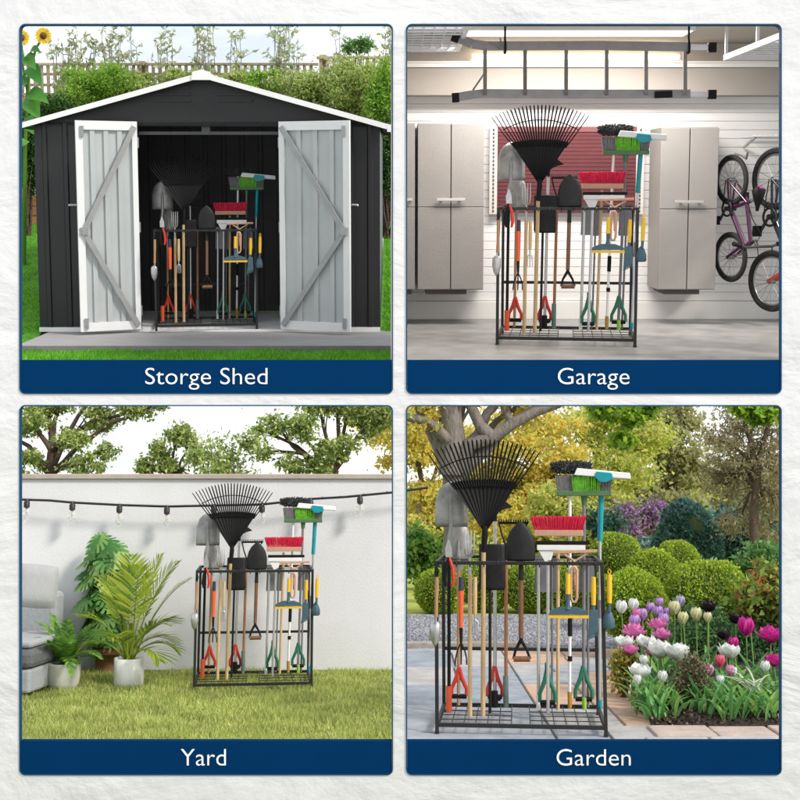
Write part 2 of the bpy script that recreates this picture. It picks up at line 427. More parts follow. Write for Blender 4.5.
    for i in range(n):
        for j in range(3): c = i*4+j; fs.append((c, c+1, c+5, c+4))
    m.add(vs+[v+Vector((0, .008, 0)) for v in vs], fs+[tuple(k+i for i in f[::-1]) for f in fs])
    t.part('fan_web', m, black_pl)
    for i in range(26):
        q = -1+2*i/25; an = -.595+1.19*(i+.0)/25; an2 = -.625+1.235*i/25; L = 94+5*abs(q)**2
        m = MB(); m.tube([pol(an, 48+6*q*q, .004), pol(an2*1.0, 75, .002), pol(an2*1.0, L-2, 0.), pol(an2, L+1, -.03)], [.007, .0062, .0056, .0042], 6, flat=.8)
        t.part('tine', m, black_pl)
    m = MB(); m.tube([pol(-.60+1.2*i/20, 78+2*((i-10)/10)**2, -.004) for i in range(21)], .0042, 6); t.part('brace', m, black_pl)
    # --- garden hoe, white pole, red grip at the bottom, pick-like black head
    b, e = pole(495, 704, 512)
    t = tool('garden_hoe', 'pointed black hoe on a pale pole with red forked grip', 'hoe', b)
    t.part('handle', MB().cyl(b+Vector((0, 0, .06)), e, PR*1.1), alu)
    m = MB(); dgrip(m, b.x, b.y, SH+.05, SH+.25, .046, 0, mb=1); t.part('grip', m, [red_pl, black_pl])
    m = MB(); m.cyl(b+Vector((0, -.06, .0)), b+Vector((0, -.06, .1)), .022, .02, 12); m.box(b+Vector((0, -.06, .055)), (.075, .03, .028)); t.part('grip_clamp', m, black_pl)
    m = MB(); yy = e.y-.05
    h = [Q(493, 516, yy), Q(500, 497, yy), Q(505, 501, yy), Q(513, 507, yy), Q(505, 509, yy), Q(499, 512, yy)]
    m.prism([(v.x, v.z) for v in h], yy-.006, yy+.012); m.tube([e+Vector((0, 0, -.06)), e, Vector((e.x+.01, yy, e.z+.03))], [.014, .013, .012], 8)
    t.part('hoe_blade', m, dark_steel)
    # --- bow rake with short teeth
    b, e = pole(506, 708, 523)
    t = tool('bow_rake', 'short toothed bow rake on a reddish pole with grey sleeve', 'rake', b)
    t.part('handle', MB().cyl(b, Q(506, 560, b.y), PR*1.1), wood_red)
    t.part('sleeve', MB().cyl(b, b+Vector((0, 0, .19)), PR*1.65, n=12), greygreen)
    m = MB(); L0 = Q(499, 523, b.y); L1 = Q(528, 523, b.y); m.bar(L0, L1, .012, .016); m.cyl(Q(506, 560, b.y), Q(506, 545, b.y), .013, .009)
    for s, q in ((0, L0), (1, L1)): m.tube([Q(506, 546, b.y), Q(506+(-4 if s == 0 else 12), 535, b.y), q], .006, 6)
    for k in range(13): p = L0.lerp(L1, k/12); m.bar(p, p+Vector((0, -.03, .022)), .007)
    t.part('rake_head', m, dark_steel)
    # --- square black spade
    b, e = pole(490, 714, 590)
    t = tool('square_spade', 'square black spade blade low behind the rail, on a dark pole', 'spade', b)
    t.part('handle', MB().cyl(b, e, PR*.9), dark_steel)
    m = MB(); y = b.y+.02; z0 = Q(490, 590, y).z; z1 = Q(490, 544, y).z
    m.blade([(z0, .075), (z0+.02, .082), (z1-.01, .08), (z1, .076)], Q(492, 560, y).x, y, .15, .008); t.part('blade', m, dark_steel)
    # --- round black spade with a short wooden shaft and handle
    y = .035; b = Q(521, 660, y); e = Q(521, 566, y)
    t = tool('black_spade', 'black round-point spade with short brown shaft and wooden crossbar grip', 'spade', b)
    t.part('handle', MB().tube([Q(521, 638, y), Q(521, 580, y)], PR*1.35, 12), wood_dark)
    m = MB(); m.cyl(Q(521, 580, y), Q(521, 560, y), .016, .013)
    z0 = Q(521, 561, y).z; z1 = Q(521, 522, y).z; hw = .085
    m.blade([(z0, hw*.95), (z0+.015, hw), (z0+.1, hw), (z0+.15, hw*.86), (z0+.19, hw*.6), (z0+.215, hw*.3), (z1+.005, hw*.05)], e.x, y-.005, .2, .009)
    t.part('blade', m, dark_steel)
    m = MB(); g0 = Q(521, 640, y); l = Q(513.5, 659, y); r_ = Q(530, 659, y)
    m.tube([Q(521, 634, y), g0, Q(515.5, 650, y), l], [.014, .011, .008, .008], 8); m.tube([g0, Q(527, 650, y), r_], [.011, .008, .008], 8); t.part('yoke', m, black_pl)
    t.part('crossbar', MB().cyl(l, r_, .0165, n=12), wood_dark)
    # --- two flat scrapers
    for px, label in ((538.5, 'aluminium pole with a grey scraper plate, left of the two pale metal poles'),):
        b, e = pole(px, 711, 562)
        t = tool('scraper', 'grey flat scraper plate on an aluminium pole with white end', 'scraper', b)
        t.part('handle', MB().cyl(b, e, PR*1.0), alu)
        t.part('end_cap', MB().cyl(b, b+Vector((0, 0, .09)), PR*1.25), white_pl)
        m = MB(); y = b.y+.02; z0 = Q(px, 592, y).z; z1 = Q(px, 556, y).z; x = Q(541, 580, y).x
        m.prism([(x-.04, z0), (x+.04, z0), (x+.034, z1), (x-.034, z1)], y, y+.008); t.part('plate', m, plate_grey)
    # --- floor squeegee
    b, e = pole(548, 714, 556)
    t = tool('floor_squeegee', 'wide white floor squeegee with black rubber edge and green grip', 'squeegee', b)
    t.part('handle', MB().cyl(b, e, PR*1.0), alu)
    y = b.y-.05; c0 = Q(537, 548, y); c1 = Q(585, 546, y)
    m = MB(); m.span((c0.x, y-.02, c0.z-.012), (c1.x, y+.02, Q(560, 545, y).z)); m.prism([(Q(537, 548, y).x, c0.z), (Q(555, 548, y).x, c0.z), (Q(551, 562, y).x, Q(551, 560, y).z), (Q(545, 562, y).x, Q(545, 562, y).z)], y-.012, y+.014)
    m.cyl(e, Vector((e.x, y, c0.z)), .016, .014); t.part('head', m, white_pl, .002)
    m = MB(); m.span((c0.x-.005, y-.01, Q(560, 544.7, y).z), (c1.x+.02, y+.01, Q(560, 541, y).z)); t.part('rubber', m, black_pl)
    b2 = shelf(547.5, 706); m = MB(); dgrip(m, b.x, b.y+.05, SH+.05, SH+.26, .047, 0, mb=1); m.cyl((b.x, b.y+.05, SH+.24), (b.x, b.y+.02, SH+.3), .014)
    t.part('grip', m, [green_pl, black_pl])
    # --- red push broom
    b, e = pole(558, 711, 538)
    t = tool('push_broom', 'push broom with bright red bristles on a pale wooden pole', 'broom', b)
    t.part('handle', MB().cyl(b, e, PR*1.05), wood_light)
    y = b.y; z0 = Q(560, 536, y).z; z1 = Q(560, 530, y).z; xa = Q(534, 533, y).x; xb = Q(583, 533, y).x
    t.part('block', MB().span((xa, y-.035, z0), (xb, y+.035, z1)), pinkwood, .004)
    def bristles(xa, xb, y, z1, h, flare, rows, n, mats, wdt=.05, r0=.0035):
        m = MB()
        for i in range(n):
            f = i/(n-1); x = xa+(xb-xa)*f
            for j in range(rows):
                yy = y-wdt/2+wdt*j/(rows-1)
                o = Vector(((f-.5)*2*flare+random.uniform(-.004, .004), (j/(rows-1)-.5)*.03, h*random.uniform(.93, 1.04)))
                p = Vector((x, yy, z1)); m.tube([p, p+o*.6, p+o], [r0, r0*1.3, r0*1.2], 5)
        return m
    t.part('bristles', bristles(xa+.006, xb-.006, y, z1, .085, .022, 5, 36, None), br_red)
    # --- grey duster on the white pole with yellow grip
    b, e = pole(570, 709, 474)
    t = tool('duster_mop', 'fluffy charcoal duster mop on a white pole with brass coloured end', 'mop', b)
    t.part('handle', MB().cyl(b+Vector((0, 0, .08)), e, PR*.95), white_pl)
    m = MB(); m.cyl(b, b+Vector((0, 0, .1)), PR*1.3); t.part('end_sleeve', m, mat('brass_sleeve', (.5,.28,.05), .4, .3))
    for pa, pb in ((617, 636), (656, 661)): t.part('joint_collar', MB().cyl(Q(570, pb, b.y), Q(570, pa, b.y), PR*1.4), black_pl)
    y = b.y; c = Q(571, 467, y); m = MB(); m.lathe([(.001, -.125), (.02, -.118), (.03, -.06), (.032, 0), (.03, .06), (.02, .118), (.001, .125)], c, 12, Matrix.Rotation(math.pi/2, 3, 'Y')@Matrix.Rotation(0, 3, 'X'))
    for i in range(520):
        a = random.uniform(0, 6.283); x = random.uniform(-.128, .128); r0 = .03*math.sqrt(max(.1, 1-(x/.14)**2))
        p = c+Vector((x, math.cos(a)*r0, math.sin(a)*r0)); d = Vector((random.uniform(-.4, .4)+x*1.5, math.cos(a), math.sin(a)))*random.uniform(.012, .022)
        m.tube([p, p+d*.6, p+d], [.006, .0058, .002], 5, cap=False)
    t.part('mop_head', m, mop_grey)
    # --- green and grey broom
    b, e = pole(584, 709, 495)
    t = tool('house_broom', 'broom with green and grey bristles and green forked grip', 'broom', b)
    t.part('handle', MB().cyl(b+Vector((0, 0, .06)), e, PR*1.05), grey_pl)
    y = b.y; z0 = Q(584, 496, y).z; z1 = Q(584, 491, y).z; xa = Q(557, 493, y).x; xb = Q(611, 493, y).x
    m = MB(); m.span((xa, y-.04, z0), (xb, y+.04, z1)); m.cyl(e+Vector((0, 0, -.06)), e, .016, .022); t.part('block', m, mat('dark_green_block', (.07,.16,.06), .5), .004)
    s1 = Q(573, 490, y).x; s2 = Q(599, 490, y).x
    t.part('grey_bristles', bristles(xa+.006, s1-.004, y, z1, .1, .012, 5, 14, None), br_grey)
    t.part('green_bristles', bristles(s1, s2, y-.005, z1, .098, .004, 6, 22, None, .06), br_green)
    t.part('grey_bristles', bristles(s2+.004, xb-.006, y, z1, .1, .012, 5, 9, None), br_grey)
    m = MB(); dgrip(m, b.x, b.y, SH+.05, SH+.26, .052, 0, mb=1); t.part('grip', m, [green_pl, black_pl])
    t.part('end_cap', MB().cyl(b+Vector((0, -.05, 0)), b+Vector((0, -.05, .07)), .014), lime_pl)
    # --- second scraper
    b, e = pole(588, 700, 562)
    t = tool('scraper', 'broad grey scraper plate on a dark pole, nearest the yellow brush', 'scraper', b)
    t.part('handle', MB().cyl(b, e, PR*.8), grey_pl)
    m = MB(); y = b.y+.03; z0 = Q(587, 592, y).z; z1 = Q(587, 558, y).z; x = Q(587, 580, y).x
    m.prism([(x-.052, z0), (x+.052, z0), (x+.046, z1), (x-.046, z1)], y, y+.008); t.part('plate', m, plate_grey)
    # --- third plate, beside the floor squeegee
    b, e = pole(552, 702, 562)
    t = tool('scraper', 'narrow grey scraper plate beside the green grip on a thin pole', 'scraper', b)
    t.part('handle', MB().cyl(b, e, PR*.7), grey_pl)
    m = MB(); y = b.y+.03; z0 = Q(552, 592, y).z; z1 = Q(552, 558, y).z; x = Q(553, 580, y).x
    m.prism([(x-.034, z0), (x+.034, z0), (x+.03, z1), (x-.03, z1)], y, y+.008); t.part('plate', m, plate_grey)
    # --- wooden scraper lying on the top frame
    y = .12; b = Q(573, 557, y)
    t = tool('wooden_squeegee', 'small wooden T-shaped scraper resting on the top rail', 'scraper', b)
    m = MB(); l = Q(553, 552, y); r_ = Q(597, 551, y); m.bar(l, r_, .02, .018); t.part('crossbar', m, pinkwood, .002)
    m = MB(); m.tube([Q(562, 553, y), Q(574, 561, y), Q(576, 590, y-.14)], [.006, .009, .011], 8); m.tube([Q(588, 553, y), Q(575, 561, y)], .006, 8); t.part('neck', m, pinkwood)
    # --- wooden handled brush hanging (loop)
    y = -.025; a = Q(574, 570, y)
    t = tool('hanging_handle', 'pinkish wooden loop handle hanging from a hook', 'handle', a)
    m = MB(); m.tube([Q(571, 570, y), Q(571, 598, y), Q(572.5, 602, y), Q(575.5, 602, y), Q(577, 598, y), Q(577, 570, y), Q(575, 567, y), Q(572.5, 567, y)], .0085, 8, closed=True); t.part('loop', m, pinkwood)
    # --- window squeegee with yellow blade
    y = -.04; a = Q(568, 574, y); g = Q(568, 594, y); h0 = Q(568, 609, y)
    t = tool('window_squeegee', 'slate blue hanging hand squeegee with yellow grip and yellow blade', 'squeegee', h0)
    t.part('handle', MB().tube([a, g], [.014, .015], 10), yellow_pl)
    m = MB(); m.tube([g, Q(568, 604, y), h0], [.013, .012, .02], 10)
    l = Q(548.5, 613, y); r_ = Q(588.5, 613, y)
    m.prism([(l.x, l.z-.008), (r_.x, r_.z-.008), (r_.x-.01, r_.z+.012), (h0.x+.05, h0.z+.012), (h0.x-.05, h0.z+.012), (l.x+.01, l.z+.012)], y-.01, y+.012); t.part('head', m, slate_pl)
    m = MB(); m.span((l.x, y-.006, l.z-.028), (r_.x, y+.004, l.z-.009)); t.part('blade', m, yellow_pl)
    # --- yellow handled hand brush
    y = -.03; a = Q(593.5, 577, y); g = Q(593.5, 605, y); h = Q(592, 637, y)
    t = tool('hand_brush', 'hanging hand brush with yellow handle and slate blue bristles', 'brush', h)
    t.part('handle', MB().tube([a, a.lerp(g, .5), g], [.013, .0155, .013], 10), yellow_pl)
    m = MB(); m.tube([g, Q(593.3, 611, y)], .012, 8); m.prism([(Q(590, 612, y).x, Q(590, 610, y).z), (Q(597.5, 612, y).x, Q(597, 610, y).z), (Q(599, 634, y).x, Q(599, 631, y).z), (Q(588, 634, y).x, Q(588, 637, y).z)], y-.012, y+.012); t.part('head', m, slate_pl, .003)
    m = MB()
    for i in range(9):
        for j in range(3):
            p = Q(588.5+i*1.25, 635-i*.6, y-.008+j*.008); m.cyl(p, p+Vector((-.004, 0, -.03)), .003, n=5)
    t.part('bristles', m, slate_pl)
    # --- yellow handled scoop
    y = -.03; a = Q(609.5, 575, y); g = Q(609.5, 603, y); h = Q(609, 631, y)
    t = tool('hand_scoop', 'outermost right hanging scoop with yellow handle and slate blue blade', 'scoop', h)
    t.part('handle', MB().tube([a, a.lerp(g, .5), g], [.013, .0155, .013], 10), yellow_pl)
    m = MB(); m.tube([g, Q(609.3, 612, y)], .01, 8); z = h.z; m.blade([(z+.01, .028), (z+.02, .037), (z+.06, .036), (z+.1, .022), (z+.12, .009)], h.x, y+.01, .5, .006); t.part('blade', m, slate_pl)
    t.part('hook_loop', MB().tube([a, a+Vector((-.01, 0, .02)), a+Vector((0, 0, .035)), a+Vector((.01, 0, .02)), a], .0035, 6), yellow_pl)
    # --- teal spray mop
    b, e = pole(600, 709, 541)
    t = tool('flat_mop', 'tall teal and white flat mop with tilted white head', 'mop', b)
    t.part('pole', MB().cyl(b, e, PR*.95), alu)
    t.part('end_cap', MB().cyl(b, b+Vector((0, 0, .05)), PR*1.3), teal_pl)
    t.part('collar', MB().cyl(Q(600, 618, b.y), Q(600, 600, b.y), PR*1.35), grey_pl)
    m = MB(); m.tube([e, Q(601, 500, b.y), Q(601.5, 481, b.y)], [.017, .018, .016], 12)
    t.part('grip', m, teal_pl)
    m = MB(); y = b.y-.03
    m.prism([(Q(594, 477, y).x, Q(594, 477, y).z), (Q(596, 472, y).x, Q(596, 471.5, y).z), (Q(611, 473, y).x, Q(611, 473, y).z), (Q(613, 479, y).x, Q(613, 479.5, y).z), (Q(605, 482, y).x, Q(605, 482.5, y).z), (Q(599, 482, y).x, Q(599, 482, y).z)], y-.062, y-.04); m.tube([Q(601.5, 482, b.y), Q(602, 479, y-.04)], .014, 8); t.part('bracket', m, teal_pl, .004)
    m = MB(); a_ = [Q(574, 475, y-.05), Q(577, 468, y-.05), Q(630, 473, y-.05), Q(631, 479, y-.05)]
    dd = Vector((0, .1, -.005)); m.hexa(a_, [v+dd for v in a_]); t.part('mop_plate', m, white_pl, .004)

make_tools()
PLACES = {}
def place_rack(stage, key, foot, wpx, rack_label, where, zfloor, yaw=True):
    loc = stage.G(foot[0], foot[1], zfloor); sc_ = wpx*loc.y/stage.ray(*foot).y
    rz = math.atan2(-loc.x, loc.y) if yaw else 0.
    M = stage.at(loc, rz, sc_)
    if key == 'garden':
        r = thing('tool_rack', rack_label, 'tool rack', M, 'black tool racks'); rack_parts(r); PLACES['rack'] = r
        for t in TOOLS:
            o = thing(t.name, f'{t.label}, {where}', t.cat, M @ Matrix.Translation(t.base), t.name.replace('_', ' ')+'s in the racks')
            for nm, m, mats, bv, lb in t.parts: m.build(nm, mats, o, off=t.base, bevel=bv)
            t.root = o
    else:
        r = copy_tree(PLACES['rack']); r.matrix_world = M; r['label'] = rack_label
        for t in TOOLS:
            o = copy_tree(t.root); o.matrix_world = M @ Matrix.Translation(t.base); o['label'] = f'{t.label}, {where}'
    return loc
# ------------------------------------------------------------------ display wall with four openings
DB = 3.45; K = DB/F
def rrect(x0, y0, x1, y1, r, n=6, top=True, bottom=True):     # pixel rect -> metres, counter-clockwise in (x,z)
    out = []
    X = lambda px: (px-400)*K
    Z = lambda py: (P0-py)*K
    for cx, cy, a0, rnd in ((x1-r, y1-r, -90, bottom), (x1-r, y0+r, 0, top), (x0+r, y0+r, 90, top), (x0+r, y1-r, 180, bottom)):
        if rnd:
            for k in range(n+1):
                a = R(a0+90*k/n); out.append((X(cx)+math.cos(a)*r*K, Z(cy)+math.sin(a)*r*K))
        else:
            a = R(a0+45); out.append((X(cx+r*(1 if math.cos(a) > 0 else -1)), Z(cy-r*(1 if math.sin(a) > 0 else -1))))
    return out
PANELS = [(19.5, 24, 393, 394), (406, 24, 781.5, 394), (19.5, 405, 393, 775), (406, 405, 781.5, 775)]
BANY = [360, 360, 741, 741]
def display_wall():
    M = BRD.M @ Matrix.Translation((0, DB, 0)); th = .018
    bm = bmesh.new()
    def loop(pts, y): 
        vs = [bm.verts.new((x, y, z)) for x, z in pts]
        return vs, [bm.edges.new((vs[i], vs[(i+1) % len(vs)])) for i in range(len(vs))]
    zc = (P0-400)*K; outer = [(-1.5, zc-1.32), (1.5, zc-1.32), (1.5, zc+1.32), (-1.5, zc+1.32)]
    loops = [outer]+[rrect(*p, 6) for p in PANELS]
    for y, nrm in ((0, (0, -1, 0)), (th, (0, 1, 0))):
        es = []; vv = []
        for l in loops: v, e = loop(l, y); es += e; vv.append(v)
        bmesh.ops.triangle_fill(bm, edges=es, use_beauty=True, normal=nrm)
        if y == 0: front = vv
        else:
            for a, b in zip(front, vv):
                for i in range(len(a)): j = (i+1) % len(a); bm.faces.new((a[i], a[j], b[j], b[i]))
    bmesh.ops.recalc_face_normals(bm, faces=bm.faces)
    me = bpy.data.meshes.new('display_wall'); bm.to_mesh(me); bm.free()
    pm = bpy.data.materials.new('white_trowelled_plaster'); pm.use_nodes = True; nt = pm.node_tree; L = nt.links; b = nt.nodes['Principled BSDF']
    b.inputs['Roughness'].default_value = .75
    tc = nt.nodes.new('ShaderNodeTexCoord'); mp = nt.nodes.new('ShaderNodeMapping'); mp.inputs['Rotation'].default_value = (0, R(28), 0); mp.inputs['Scale'].default_value = (.8, 1, 1.7)
    L.new(tc.outputs['Object'], mp.inputs[0])
    n1 = nt.nodes.new('ShaderNodeTexNoise'); n1.inputs['Scale'].default_value = 2.2; n1.inputs['Detail'].default_value = 7; n1.inputs['Roughness'].default_value = .52; n1.inputs['Distortion'].default_value = .5
    L.new(mp.outputs[0], n1.inputs['Vector'])
    n2 = nt.nodes.new('ShaderNodeTexNoise'); n2.inputs['Scale'].default_value = 6; n2.inputs['Detail'].default_value = 6; L.new(tc.outputs['Object'], n2.inputs['Vector'])
    ad = nt.nodes.new('ShaderNodeMath'); ad.operation = 'MULTIPLY_ADD'; ad.inputs[1].default_value = .35
    L.new(n2.outputs['Fac'], ad.inputs[0]); L.new(n1.outputs['Fac'], ad.inputs[2])
    bp = nt.nodes.new('ShaderNodeBump'); bp.inputs['Strength'].default_value = .6; bp.inputs['Distance'].default_value = .05
    L.new(ad.outputs[0], bp.inputs['Height']); L.new(bp.outputs[0], b.inputs['Normal'])
    b.inputs['Base Color'].default_value = (.63, .63, .635, 1)
    me.materials.append(pm)
    o = link('display_wall', me, None, M); tag(o, 'white trowelled plaster wall with four rounded openings', 'wall')
    blue = mat('blue_edge', (.006, .055, .12), .6, 0, .05, 10, spec=.15); navy = mat('navy_sign_enamel', (.0004, .028, .098), .8, 0, .04, 6, spec=.03)
    for i, p in enumerate(PANELS):
        a = rrect(*p, 6); q = (p[0]+1.2, p[1]+1.2, p[2]-1.2, p[3]-1.2); c = rrect(*q, 5)
        m = MB(); n = len(a)
        vs = [(x, -.003, z) for x, z in a]+[(x, -.003, z) for x, z in c]+[(x, th-.004, z) for x, z in c]+[(x, th-.004, z) for x, z in a]
        fs = []
        for k in range(n):
            l = (k+1) % n
            for r_ in range(4): s_ = (r_+1) % 4; fs.append((r_*n+k, r_*n+l, s_*n+l, s_*n+k))
        m.add(vs, fs); m.build('rim', blue, o)
    names = ['Storge Shed', 'Garage', 'Yard', 'Garden']; wid = [122, 71.5, 45, 74]; cxs = [206.5, 593.5, 203.5, 593.5]
    labs = ['navy sign lettered Storge Shed under the shed opening', 'navy sign lettered Garage under the garage opening', 'navy sign lettered Yard under the lawn opening', 'navy sign lettered Garden under the flower bed opening']
    white = mat('white_lettering', (.88, .88, .88), .5, 0, .01, 5)
    for i, p in enumerate(PANELS):
        cz = (BANY[i]+p[3])/2; px = (p[0]+p[2])/2
        base = Vector(((px-400)*K, 0, (P0-cz)*K))
        poly = [(x-base.x, z-base.z) for x, z in rrect(p[0]+1.3, BANY[i], p[2]-1.3, p[3]-1.3, 5, top=False)]
        t = thing('sign', labs[i], 'sign', M @ Matrix.Translation(base), 'navy name signs')
        MB().prism(poly, -.001, .016).build('panel', navy, t)
        cu = bpy.data.curves.new('lettering', 'FONT'); cu.body = names[i]; cu.size = .1; cu.extrude = .0012; cu.align_x = 'CENTER'; cu.resolution_u = 5; cu.offset = -.0008
        to = bpy.data.objects.new('lettering_source', cu); C.objects.link(to); bpy.context.view_layer.update()
        me = bpy.data.meshes.new_from_object(to.evaluated_get(bpy.context.evaluated_depsgraph_get())); bpy.data.objects.remove(to)
        co = np.empty(len(me.vertices)*3); me.vertices.foreach_get('co', co); co = co.reshape(-1, 3)
        s_ = wid[i]*K/(co[:, 0].max()-co[:, 0].min()); cap = 16.4*K
        # cap height from the bounding box top to the base line
        sy = cap/co[:, 1].max()*1.0
        new = np.stack([(co[:, 0]-(co[:, 0].max()+co[:, 0].min())/2)*s_+(cxs[i]-px)*K, -.0025-co[:, 2]*.5, co[:, 1]*sy-7.2*K], 1)
        me.vertices.foreach_set('co', new.ravel().astype(np.float32)); me.materials.clear(); me.materials.append(white); me.update()
        lo = link('lettering', me, t)
display_wall()

# ------------------------------------------------------------------ foliage helpers
def foliage(name, clouds, L, w, mats, parent=None, M=None, droop=.2, seed=1, clumps=14, tight=.3, flat=.7, up=None):
    """clouds: (centre, radius or radii, number)"""
    rg = np.random.default_rng(seed); allv = []; mi = []
    for c, r, n in clouds:
        P = clump_points(c, r, n, rg, clumps, tight, flat); allv.append(leafverts(P, L, w, rg, droop, tilt=up))
        mi.append(np.minimum(len(mats)-1, (rg.integers(0, len(mats), n))))
    return npmesh(name, np.concatenate(allv), 4, mats, np.concatenate(mi), parent, M)

def limb(m, p, q, r0, r1, sag=.0, seg=6, wob=.03, rg=random):
    p = Vector(p); q = Vector(q); L = (q-p).length; pts = []; rr = []
    o1 = Vector((rg.uniform(-1, 1), rg.uniform(-1, 1), rg.uniform(-.5, .5)))*wob*L
    for i in range(seg+1):
        t = i/seg; v = p.lerp(q, t)+o1*math.sin(math.pi*t)+Vector((rg.uniform(-1, 1), rg.uniform(-1, 1), rg.uniform(-1, 1)))*wob*.25*L*(0 < i < seg)
        v.z += sag*L*math.sin(math.pi*t); pts.append(v); rr.append(r0+(r1-r0)*t)
    m.tube(pts, rr, 8 if r0 > .03 else 6)
    return pts

def blob_tree(name, label, cat, st, base, fork, blobs, leaf_n, L, w, lmats, bark, r0=.1, group=None, seed=1, clumps=16, tight=.3, extra=None, droop=.35, twigs=3, flat=.7, join=None):
    """trunk from base to fork, a limb to every blob (centre, radius), leaves in the blobs"""
    rg = random.Random(seed); base = Vector(base); M = st.M @ Matrix.Translation(base)
    t = thing(name, label, cat, M, group)
    fork = Vector(fork)-base; m = MB()
    tp = limb(m, (0, 0, -.05), fork, r0, r0*.62, 0, 8, .04, rg)
    m.build('trunk', bark, t); m = MB(); any_ = False
    for c, r in blobs:
        c = Vector(c)-base; rr = r if not hasattr(r, '__len__') else max(r)
        s = tp[-1] if rg.random() < .6 else tp[-2]
        q = limb(m, s, c, r0*.42, r0*.13, .08, 7, .07, rg)
        for k in range(twigs):
            a = q[rg.randint(3, 7)]; v = Vector((rg.uniform(-1, 1), rg.uniform(-1, 1), rg.uniform(-.6, 1))).normalized()*rr*rg.uniform(.6, 1)
            limb(m, a, c+v, r0*.13, r0*.03, .03, 4, .08, rg)
    if extra: extra(m, base)
    m.build('branches', bark, t)
    tot = sum((max(r) if hasattr(r, '__len__') else r)**2 for c, r in blobs)
    cl = [(Vector(c)-base, r, max(40, int(leaf_n*((max(r) if hasattr(r, '__len__') else r)**2)/tot))) for c, r in blobs]
    foliage('crown', cl, L, w, lmats, t, None, droop, seed, clumps, tight, flat)
    return t

def shrub_ball(name, label, st, c, r, n, L, lmats, core, seed, squash=1., group=None, cat='shrub', bump=.06, zg=None):
    """clipped ball: dense small leaves on a slightly lumpy sphere"""
    rg = np.random.default_rng(seed); c = Vector(c); zb = c.z-r*squash if zg is None else zg
    base = Vector((c.x, c.y, zb)); t = thing(name, label, cat, st.M @ Matrix.Translation(base), group)
    d = rg.normal(size=(n, 3)); d /= np.linalg.norm(d, axis=1)[:, None]
    ph = rg.uniform(0, 6.28, 6); k = rg.normal(size=(6, 3))*3
    rad = 1+bump*sum(np.sin(d@k[i]+ph[i]) for i in range(6))/2.4
    P = d*(r*rad*rg.normal(1., .03, n))[:, None]*np.array([1, 1, squash])
    P = P+np.array([0, 0, c.z-zb])
    V = leafverts(P, L, .38, rg, -.15, D=d*.9)
    npmesh('foliage', V, 4, lmats, rg.integers(0, len(lmats), n), t)
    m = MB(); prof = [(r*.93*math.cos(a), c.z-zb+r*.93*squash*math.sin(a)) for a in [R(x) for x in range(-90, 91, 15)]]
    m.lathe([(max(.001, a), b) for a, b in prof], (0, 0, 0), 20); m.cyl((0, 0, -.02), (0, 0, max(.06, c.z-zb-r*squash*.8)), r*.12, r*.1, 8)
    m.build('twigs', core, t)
    return t

def bush(name, label, st, base, radii, n, L, w, lmats, seed, cat='shrub', group=None, stemmat=None, droop=.1, clumps=18, tight=.28, flat=.8, cz=None):
    base = Vector(base); t = thing(name, label, cat, st.M @ Matrix.Translation(base), group)
    h = radii[2]; cz = h*.95 if cz is None else cz
    foliage('foliage', [((0, 0, cz), radii, n)], L, w, lmats, t, None, droop, seed, clumps, tight, flat)
    rg = random.Random(seed); m = MB()
    for k in range(9):
        a = rg.uniform(0, 6.28); q = Vector((math.cos(a)*radii[0]*rg.uniform(.1, .8), math.sin(a)*radii[1]*.6, cz+h*rg.uniform(-.3, .7)))
        limb(m, (q.x*.1, q.y*.1, -.02), q, .012+.01*h, .004, 0, 5, .06, rg)
    m.build('stems', stemmat or bark_brown, t)
    return t

bark_brown = mat('brown_bark', (.09,.06,.04), .85, 0, .35, 12, .6, 30)
bark_grey = mat('grey_bark', (.19,.165,.145), .85, 0, .4, 9, .9, 22, stretch=(3,3,.7))
bark_dark = mat('dark_bark', (.035,.028,.02), .85, 0, .35, 12, .6, 30)
soil = mat('dark_soil', (.028,.018,.014), .95, 0, .5, 30, 1., 60)
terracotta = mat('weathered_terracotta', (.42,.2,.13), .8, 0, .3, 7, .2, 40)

def grass(name, x0, x1, y0, y1, zf, n, h, mats, st, seed, wid=.004, cut=None):
    rg = np.random.default_rng(seed)
    # more blades near the lens
    y = 1/(1/y1+(1/y0-1/y1)*rg.random(n)); x = rg.uniform(x0, x1, n)
    if cut is not None: k = cut(x, y); x = x[k]; y = y[k]; n = len(x)
    z = np.full(n, zf) if not callable(zf) else zf(x, y)
    tuft = .7+.3*np.sin(x*7+np.sin(y*5)*2)*np.sin(y*6+x*2)
    hh = h*rg.uniform(.45, 1.25, n)*tuft; a = rg.uniform(0, 6.28, n); lean = rg.uniform(.1, .8, n)*hh; la = rg.uniform(0, 6.28, n)
    ww = wid*rg.uniform(.6, 1.4, n)
    p = np.stack([x, y, z], 1); s = np.stack([np.cos(a)*ww, np.sin(a)*ww, np.zeros(n)], 1)
    tip = p+np.stack([np.cos(la)*lean, np.sin(la)*lean, hh], 1)
    V = np.stack([p-s, p+s, tip], 1).reshape(-1, 3)
    o = npmesh(name, V, 3, mats, rg.integers(0, len(mats), n), None, st.M); o['kind'] = 'stuff'
    return o
